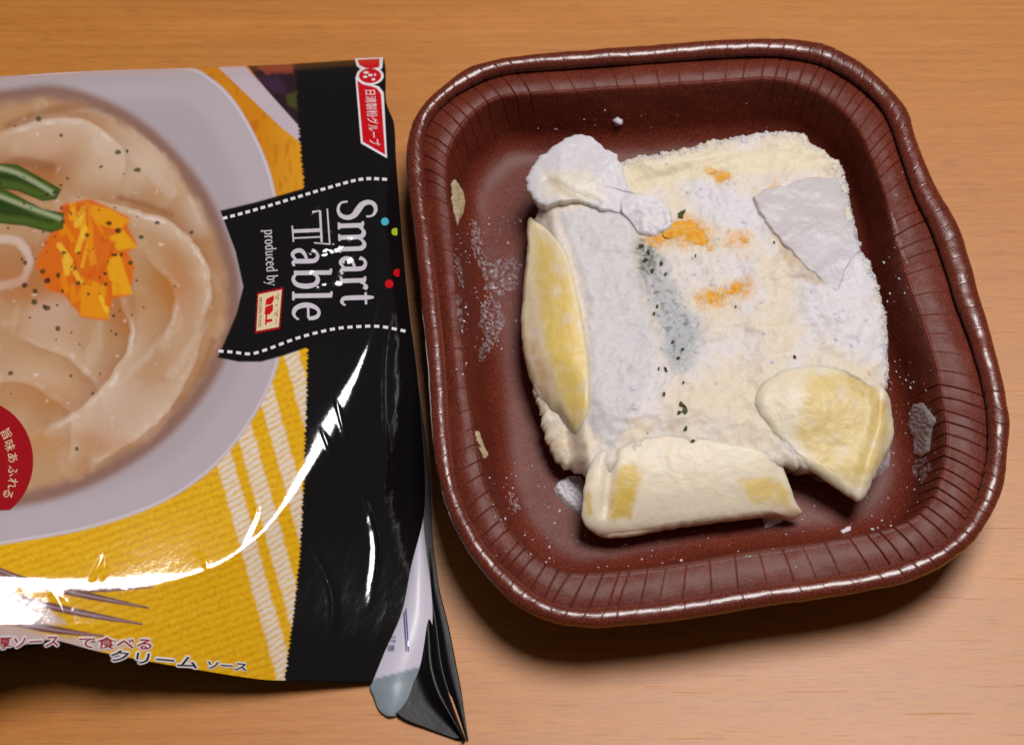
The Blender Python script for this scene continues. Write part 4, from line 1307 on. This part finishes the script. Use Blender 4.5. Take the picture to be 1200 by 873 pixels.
# tail of the torn end and the folded-over back flap ----------------
def sheet(name, left, right, nz, mat, parent, zfn, n=60, m=26, colorfn=None, thick=0.0004, label=None):
    """film strip lofted between two traced edges"""
    A = resample(catmull(left, 8, False), n, False); B = resample(catmull(right, 8, False), n, False)
    t = np.linspace(0, 1, m)[None, :, None]
    G = A[:, None] * (1 - t) + B[:, None] * t
    S = np.broadcast_to(np.linspace(0, 1, n)[:, None], (n, m)); Tt = np.broadcast_to(t[..., 0], (n, m))
    Z = zfn(S, Tt, G[..., 0], G[..., 1])
    P = unproj(G[..., 0], G[..., 1], Z)
    V = np.concatenate([P.reshape(-1, 3), (P - np.array([0, 0, thick])).reshape(-1, 3)])
    F1 = grid_faces(n, m); F2 = grid_faces(n, m, flip=True) + n * m
    ring = np.concatenate([np.arange(m), np.arange(1, n) * m + m - 1, (n - 1) * m + np.arange(m - 2, -1, -1), np.arange(n - 2, 0, -1) * m])
    nxt = np.roll(ring, -1)
    F3 = np.stack([ring, ring + n * m, nxt + n * m, nxt], -1)
    col = None
    if colorfn:
        c = colorfn(G[..., 0], G[..., 1]).reshape(-1, 3); col = {"tone": np.vstack([c, c])}
    return make_mesh(name, V, np.vstack([F1, F2, F3]), mat, parent, True, col, {"label": label} if label else None)


def flap_z(S, T, u, v):
    base = bag_z(np.interp(v, [606, 662, 716, 762, 799], [496, 482, 471, 451, 436]), np.clip(v, 606, 799))
    zl = np.minimum(base - 0.0012, 0.0085)
    return zl * (1 - 0.25 * T) + 0.0035 * np.sin(np.pi * T) * sst(0, .3, S) * sst(1.1, .8, S) * 0.6


def flap_col(u, v):
    w = sst(-1.2, 1.2, v - (795 - (u - 440) * 0.27))
    C = lin(212, 206, 220) * (1 - w[..., None]) + lin(138, 150, 158) * w[..., None]
    return C


flap = sheet("folded_flap", [(493, 604), (480, 662), (468, 716), (449, 762), (434, 800), (438, 816), (444, 831), (453, 839)],
             [(496, 606), (497, 622), (500, 647), (505, 687), (507, 725), (503, 756), (496.6, 781), (487, 812), (476, 830), (464, 839)], 0, M_FLAP, bag, flap_z, 80, 30, flap_col, label="white inside-out flap with a grey end")
sheet("torn_end", [(462, 430), (470, 500), (476, 560), (480, 620), (474, 680), (462, 740), (450, 795), (455, 822), (470, 841), (500, 853), (536, 866)],
      [(486, 425), (497, 500), (504, 565), (507, 630), (511, 662), (515, 690), (526, 734), (534, 775), (540, 805), (545, 840), (549, 867)], 0, M_BLACKFILM, bag,
      lambda S, T, u, v: 0.0010 + 0.0014 * sst(1.0, .55, S) * (1 - .3 * T) + 0.0020 * np.exp(-((T - 0.66) / .10) ** 2) * sst(.45, .8, S) - 0.0016 * np.exp(-((T - 0.80) / .05) ** 2) * sst(.45, .8, S), 90, 40)


# ------------------------------------------------------------------ print: lettering and badges


def refine(V, F, lim):
    """split triangles until no edge is longer than lim, so that flat shapes follow the film"""
    T = []
    for f in F:
        for k in range(1, len(f) - 1): T.append((f[0], f[k], f[k + 1]))
    T = np.array(T)
    for _ in range(5):
        E = np.linalg.norm(V[T] - V[np.roll(T, -1, 1)], axis=-1).max(1)
        big = E > lim
        if not big.any(): break
        t = T[big]
        n = len(V)
        m = [(V[t[:, i]] + V[t[:, (i + 1) % 3]]) / 2 for i in range(3)]
        V = np.vstack([V] + m)
        i0 = n + np.arange(len(t)); i1 = i0 + len(t); i2 = i1 + len(t)
        T = np.vstack([T[~big], np.stack([t[:, 0], i0, i2], -1), np.stack([i0, t[:, 1], i1], -1), np.stack([i2, i1, t[:, 2]], -1), np.stack([i0, i1, i2], -1)])
    return V, T


def decal(name, polys, mat, parent, level=0, surf=bag_P, lim=3.0):
    """flat printed shapes laid on the film; polys: list of (verts px, faces)"""
    V, F, O = [], [], []
    n = 0
    for i, (pv, pf) in enumerate(polys):
        pv, T = refine(np.asarray(pv, float), pf, lim)
        V.append(pv); O.append(np.full(len(pv), 0.00010 + level * 0.00005 + 0.0000022 * (i % 14)))
        F.append(T + n)
        n += len(pv)
    V = np.vstack(V); O = np.concatenate(O); F = np.vstack(F)
    # all faces wind the same way so that they face up
    a = V[F[:, 1]] - V[F[:, 0]]; b = V[F[:, 2]] - V[F[:, 0]]
    neg = (a[:, 0] * b[:, 1] - a[:, 1] * b[:, 0]) > 0
    F[neg] = F[neg][:, ::-1]
    P = surf(V[:, 0], V[:, 1], O)
    return make_mesh(name, P, F, mat, parent, False)


def poly(px):
    px = np.asarray(px, float)
    c = px.mean(0)
    n = len(px)
    return (np.vstack([px, c]), [(i, (i + 1) % n, n) for i in range(n)])


def disc(u, v, rx, ry=None, n=28, clip=None):
    t = np.linspace(0, 2 * np.pi, n, endpoint=False)
    p = np.column_stack([u + rx * np.cos(t), v + (ry or rx) * np.sin(t)])
    if clip is not None: p[:, 0] = np.minimum(p[:, 0], clip)
    return poly(p)


def text_polys(s, org, ex, ey, sx=1.0):
    """glyph shapes of the built-in font; ex, ey: photograph vectors of one em along and up"""
    cu = bpy.data.curves.new("t", 'FONT'); cu.body = s; cu.size = 1.0; cu.resolution_u = 3
    ob = bpy.data.objects.new("t", cu); COL.objects.link(ob)
    dg = bpy.context.evaluated_depsgraph_get()
    me = bpy.data.meshes.new_from_object(ob.evaluated_get(dg))
    V = np.array([v.co[:2] for v in me.vertices]); F = [tuple(p.vertices) for p in me.polygons]
    bpy.data.objects.remove(ob); bpy.data.curves.remove(cu); bpy.data.meshes.remove(me)
    if not len(V): return []
    px = np.asarray(org) + V[:, :1] * sx * np.asarray(ex) + V[:, 1:2] * np.asarray(ey)
    return [(px, F)]


def text_width(s):
    p = text_polys(s, (0, 0), (1, 0), (0, 1))
    return p[0][0][:, 0].max() if p else 1.0


# hand-drawn serif strokes: glyph = (advance, [stroke points (x, y, width)])
H = 0.045   # hairline
W_ = 0.105  # stem
SER = lambda x, y, w=0.16: [(x - w / 2, y, H), (x + w / 2, y, H)]
GLY = {
    'S': (0.50, [[(0.42, 0.52, H), (0.41, 0.62, H), (0.34, 0.68, .06), (0.24, 0.70, .07), (0.13, 0.66, .09), (0.09, 0.56, .11), (0.14, 0.45, .12), (0.26, 0.37, .13), (0.38, 0.29, .12), (0.43, 0.18, .11), (0.39, 0.06, .09), (0.28, 0.00, .06), (0.16, 0.01, .05), (0.08, 0.07, H), (0.06, 0.18, H)]]),
    'm': (0.80, [[(0.12, 0, W_), (0.12, 0.46, W_)], SER(.12, .0), [(0.03, 0.45, H), (0.12, 0.45, H)], [(0.14, 0.36, .05), (0.22, 0.44, .06), (0.30, 0.46, .08), (0.37, 0.42, .1), (0.39, 0.34, W_), (0.39, 0, W_)], SER(.39, 0), [(0.41, 0.36, .05), (0.49, 0.44, .06), (0.57, 0.46, .08), (0.64, 0.42, .1), (0.66, 0.34, W_), (0.66, 0, W_)], SER(.66, 0)]),
    'a': (0.48, [[(0.08, 0.36, .09), (0.11, 0.43, .06), (0.20, 0.47, .06), (0.30, 0.43, .09), (0.33, 0.34, W_), (0.33, 0.07, W_), (0.37, 0.01, .06), (0.44, 0.03, H)], [(0.33, 0.27, H), (0.20, 0.24, .06), (0.10, 0.18, .09), (0.08, 0.10, .10), (0.13, 0.02, .08), (0.21, 0.01, .06), (0.32, 0.09, H)]]),
    'r': (0.37, [[(0.12, 0, W_), (0.12, 0.46, W_)], SER(.12, 0, .2), [(0.03, .45, H), (.12, .45, H)], [(0.14, 0.32, H), (0.20, 0.42, .05), (0.27, 0.46, .08), (0.33, 0.43, .09)]]),
    't': (0.34, [[(0.15, 0.60, .05), (0.15, 0.45, W_), (0.15, 0.10, W_), (0.18, 0.02, .08), (0.25, 0.00, .06), (0.32, 0.06, H)], [(0.03, 0.45, H), (0.31, 0.45, H)]]),
    'b': (0.52, [[(0.12, 0.02, W_), (0.12, 0.72, W_)], [(0.03, .71, H), (.12, .71, H)], [(0.14, 0.36, H), (0.20, 0.44, .06), (0.29, 0.46, .08), (0.39, 0.40, .1), (0.43, 0.24, .12), (0.39, 0.08, .1), (0.29, 0.01, .07), (0.20, 0.02, .06), (0.13, 0.08, H)]]),
    'l': (0.27, [[(0.13, 0, W_), (0.13, 0.72, W_)], [(0.04, .71, H), (.13, .71, H)], SER(.13, 0, .2)]),
    'e': (0.47, [[(0.10, 0.27, H), (0.38, 0.27, H)], [(0.39, 0.27, .08), (0.36, 0.41, .09), (0.26, 0.47, .06), (0.16, 0.43, .08), (0.09, 0.32, .11), (0.08, 0.18, .12), (0.14, 0.05, .1), (0.25, 0.00, .07), (0.34, 0.02, .05), (0.41, 0.09, H)]]),
    'p': (0.53, [[(0.12, -.22, W_), (0.12, 0.46, W_)], SER(.12, -.22, .2), [(0.03, .45, H), (.12, .45, H)], [(0.14, 0.36, H), (0.20, 0.44, .06), (0.29, 0.46, .08), (0.39, 0.40, .1), (0.43, 0.24, .12), (0.39, 0.08, .1), (0.29, 0.01, .07), (0.20, 0.02, .06), (0.13, 0.08, H)]]),
    'o': (0.52, [[(0.25, 0.46, .06), (0.13, 0.40, .1), (0.08, 0.23, .12), (0.13, 0.06, .1), (0.25, 0.0, .06), (0.37, 0.06, .1), (0.42, 0.23, .12), (0.37, 0.40, .1), (0.25, 0.46, .06)]]),
    'd': (0.53, [[(0.40, 0.02, W_), (0.40, 0.72, W_)], [(0.31, .71, H), (.40, .71, H)], [(.40, .02, H), (.49, .02, H)], [(0.38, 0.36, H), (0.32, 0.44, .06), (0.23, 0.46, .08), (0.13, 0.40, .1), (0.08, 0.24, .12), (0.13, 0.08, .1), (0.23, 0.01, .07), (0.32, 0.02, .06), (0.39, 0.08, H)]]),
    'u': (0.55, [[(0.12, 0.45, W_), (0.12, 0.12, W_), (0.17, 0.02, .09), (0.26, 0.01, .06), (0.38, 0.10, H)], [(.40, .45, W_), (.40, .02, W_)], [(.03, .45, H), (.12, .45, H)], [(.40, .02, H), (.49, .02, H)]]),
    'c': (0.45, [[(0.39, 0.36, .08), (0.34, 0.44, .06), (0.25, 0.46, .06), (0.13, 0.40, .1), (0.08, 0.23, .12), (0.13, 0.06, .1), (0.25, 0.0, .07), (0.33, 0.02, .05), (0.40, 0.10, H)]]),
    'y': (0.48, [[(0.06, 0.45, .08), (0.24, 0.02, .09)], [(0.42, 0.45, H), (0.24, 0.02, .05), (0.15, -.19, .06), (0.06, -.21, .09)], SER(.06, .45, .18), SER(.42, .45, .15)]),
    ' ': (0.26, []),
}


def stroke_poly(pts, n=7):
    P = np.asarray(pts, float)
    if len(P) > 2:
        Q = catmull(P, n, False)
    else:
        Q = np.linspace(P[0], P[1], 5)
    d = np.gradient(Q[:, :2], axis=0); d /= np.linalg.norm(d, axis=1, keepdims=True) + 1e-9
    nn = np.column_stack([-d[:, 1], d[:, 0]])
    A = Q[:, :2] + nn * Q[:, 2:3] / 2; B = Q[:, :2] - nn * Q[:, 2:3] / 2
    m = len(Q)
    return np.vstack([A, B]), [(i, i + 1, i + 1 + m, i + m) for i in range(m - 1)]


def serif_text(s, org, ex, ey, track=1.0):
    x = 0.0; out = []
    for ch in s:
        adv, strokes = GLY[ch]
        for st in strokes:
            V, F = stroke_poly(st)
            out.append((np.asarray(org) + (V[:, :1] + x) * np.asarray(ex) + V[:, 1:2] * np.asarray(ey), F))
        x += adv * track
    return out


# name on the label, reading downwards
L = 2.49
decal("lettering", serif_text("Smart", (396, 234), np.array([5, 126]) / L * 0.995, (62.5, -2)), I_LILAC, bag)
decal("lettering", serif_text("able", (342.5, 290), np.array([2, 88]) / 1.74, (63, -1)), I_LILAC, bag)


def bar(a, b, w):
    a, b = np.array(a, float), np.array(b, float)
    d = (b - a) / np.linalg.norm(b - a); n = np.array([-d[1], d[0]]) * w / 2
    q = np.linspace(0, 1, 12)[:, None]
    A = a + (b - a) * q + n; B = a + (b - a) * q - n
    return np.vstack([A, B]), [(i, i + 1, i + 13, i + 12) for i in range(11)]


decal("lettering", [bar((375, 247), (377, 284), 2.6), bar((383.5, 245), (386.5, 287), 1.8), bar((343, 271.5), (376, 270), 4.2), bar((344, 279.5), (377, 278), 1.8), bar((342.5, 265), (344, 284), 1.8),
                    bar((375, 247.5), (366, 249), 1.8), bar((386, 286.5), (368, 285), 1.6)], I_LILAC, bag)
pl = sum(GLY[c][0] for c in "produced by")
decal("lettering", serif_text("produced by", (310, 269.5), np.array([3.5, 66]) / pl, (17.5, -1)), I_LILAC, bag)


def dashes(line, n0, ln, w, period):
    Q = resample(catmull(line, 12, False), 400, False)
    s = np.concatenate([[0], np.cumsum(np.linalg.norm(np.diff(Q, axis=0), axis=1))])
    out = []; p = n0
    while p + ln < s[-1]:
        f = lambda x: np.array([np.interp(x, s, Q[:, 0]), np.interp(x, s, Q[:, 1])])
        out.append(bar(f(p), f(p + ln), w)); p += period
    return out


decal("dashed_line", dashes([(261, 256.5), (300, 246), (350, 231), (400, 216), (428, 210), (457, 211)], 0, 5.6, 3.4, 9.2), I_WHITE, bag)
decal("dashed_line", dashes([(256, 411.5), (275, 413), (293, 415), (312, 410), (350, 396), (390, 386), (420, 383), (447, 383), (478, 389)], 0, 6.0, 3.4, 10.4), I_WHITE, bag)
decal("printed_dot", [disc(451, 260, 4.6)], I_BLUE, bag)
decal("printed_dot", [disc(463, 272, 4.4, clip=465.5)], I_GREEN, bag)
decal("printed_dot", [disc(456, 333, 5.0)], I_RED, bag)
decal("printed_dot", [disc(465.5, 320, 4.6, clip=468)], I_RED, bag)

# red ribbon badge
decal("badge_border", [poly([(416, 69.5), (449, 68), (448, 80), (444, 84), (424, 83), (418, 78)]), disc(433.6, 89.6, 16, 10.6), poly([(416.5, 90), (424, 98), (436, 99.5), (444, 102), (449.5, 109), (453.5, 186), (423, 168.5)])], I_WHITE, bag, 0)
decal("badge", [poly([(419, 70.8), (445, 69.6), (444.5, 79.5), (436, 81), (428, 80.5), (421, 77)]), disc(433.6, 89.6, 13, 8.6), poly([(418.8, 95), (425, 99.5), (436, 102), (442, 104.5), (446.5, 111), (451.3, 182), (425.3, 166.7)])], I_RED, bag, 1)
decal("emblem", [disc(429, 86, 3.2, 1.3), disc(434, 89, 2.6, 1.4), disc(428, 91, 2.6, 1.3), disc(437.5, 94, 2.2, 1.3), disc(439.5, 88.5, 1.0, 1.6)], I_WHITE, bag, 2)
tw = text_width("日清製粉グループ")
decal("lettering", text_polys("日清製粉グループ", (428.5, 105), np.array([5.5, 66]) / tw, (13.5, 0)), I_WHITE, bag, 2)

# small cream stamp
sa, sb, sc_, sd_ = np.array([(301.5, 343.5), (332, 337), (328, 385.5), (299, 391)])
edge_pts = []
for a, b, n in ((sa, sb, 12), (sb, sc_, 18), (sc_, sd_, 12), (sd_, sa, 18)):
    d = (b - a) / np.linalg.norm(b - a); nn = np.array([d[1], -d[0]])
    for i in range(n):
        edge_pts.append(a + (b - a) * i / n + nn * (0.9 if i % 2 else -0.5))
decal("stamp_border", [poly(edge_pts)], I_DKRED, bag)
ctr = (sa + sc_) / 2
decal("stamp", [poly([ctr + (np.array(p) - ctr) * 0.90 for p in (sa, sb, sc_, sd_)])], I_BEIGE, bag, 1)
decal("emblem", [poly([(312, 351), (321, 346.5), (321, 352), (318, 357), (311, 358)]), poly([(311, 360), (320, 357), (320, 364), (316, 369), (310, 369)]), bar((311, 377), (319, 375.5), 3.2), bar((312.5, 368), (311.5, 381), 2.0)], I_RED, bag, 2)
tw = text_width("FROZEN FOOD")
decal("lettering", text_polys("FROZEN FOOD", (303.6, 349), np.array([-1.0, 35]) / tw, (5.2, -.5)), I_BLACK, bag, 2)
tw = text_width("マ・マー")
decal("lettering", text_polys("マ・マー", (322.8, 344), np.array([-1.6, 37]) / tw, (6, -.8)), I_BLACK, bag, 2)

# red seal at the left
t = np.linspace(0, 2 * np.pi, 60, endpoint=False)
seal = np.column_stack([-27 + 66 * np.cos(t), 540 + 71 * np.sin(t)])
seal[:, 1] = np.minimum(seal[:, 1], 598 - (seal[:, 0]) * 0.05)
decal("seal", [poly(seal)], I_DKRED, bag)
sl = []
for ch, (x, y), a in zip("旨味あふれる", ((0, 505), (4, 518), (8.5, 531), (10, 545.5), (10.5, 559.5), (7, 571)), (62, 68, 76, 88, 96, 108)):
    ra = math.radians(a)
    ex = np.array([math.cos(ra), math.sin(ra)]); ey = np.array([math.sin(ra), -math.cos(ra)])
    sl += text_polys(ch, (x, y), ex * 13.5, ey * 13.5)
decal("lettering", sl, I_BEIGE, bag, 2)

# product lines along the near edge
def halo_text(s, org, ex, ey, ink_mat, fat, sx=1.0):
    T = text_polys(s, org, ex, ey, sx)
    hs = []
    for k, a in enumerate(np.linspace(0, 2 * np.pi, 8, endpoint=False)):
        hs += [(p + np.array([math.cos(a), math.sin(a)]) * fat, f) for p, f in T]
    decal("lettering_halo", hs, I_WHITE, bag)
    bold = []
    for k, (dx, dy) in enumerate(((0, 0), (.5, 0), (0, .45), (.5, .45))):
        bold += [(p + np.array([dx, dy]), f) for p, f in T]
    decal("lettering", bold, ink_mat, bag, 2)


for ch, x, y, sz in (("厚", 0, 757, 19), ("ソ", 20, 757.5, 17), ("ー", 36, 757, 16)):
    pass
halo_text("厚ソース", (-6, 759), (19, -.8), (1.2, -15), I_DKRED, 2.0)
halo_text("で食べる", (90, 757.5), (22.5, .6), (1.5, -14.5), I_DKRED, 2.0)
halo_text("クリーム", (126, 772.5), (26.5, 2.4), (3, -15), I_BLACK, 2.2)
halo_text("ソース", (240, 782), (16.5, 1.0), (2.2, -10.5), I_BLACK, 1.8)


def flap_P(u, v, off=0.0):
    u = np.asarray(u, float); v = np.asarray(v, float)
    left = np.array([(493, 604), (480, 662), (468, 716), (449, 762), (434, 800)]); right = np.array([(496, 606), (500, 647), (505, 687), (507, 725), (503, 756), (496.6, 781)])
    l = np.interp(v, left[:, 1], left[:, 0]); r = np.interp(v, right[:, 1], right[:, 0])
    T = np.clip((u - l) / (r - l), 0, 1)
    S = np.clip((v - 604) / 260, 0, 1)
    return unproj(u, v, flap_z(S, T, u, v) + 0.0004 + np.asarray(off))


decal("lettering", [bar((473.5, 716), (476.5, 762), 1.2), bar((475.8, 712), (479, 762), 1.2)], I_NAVY, flap, 2, flap_P)
decal("lettering", text_polys("け", (457, 744), (0.6, 9), (9, -.6)) + text_polys("意", (455, 754), (0.6, 9), (9, -.6)), I_NAVY, flap, 2, flap_P)
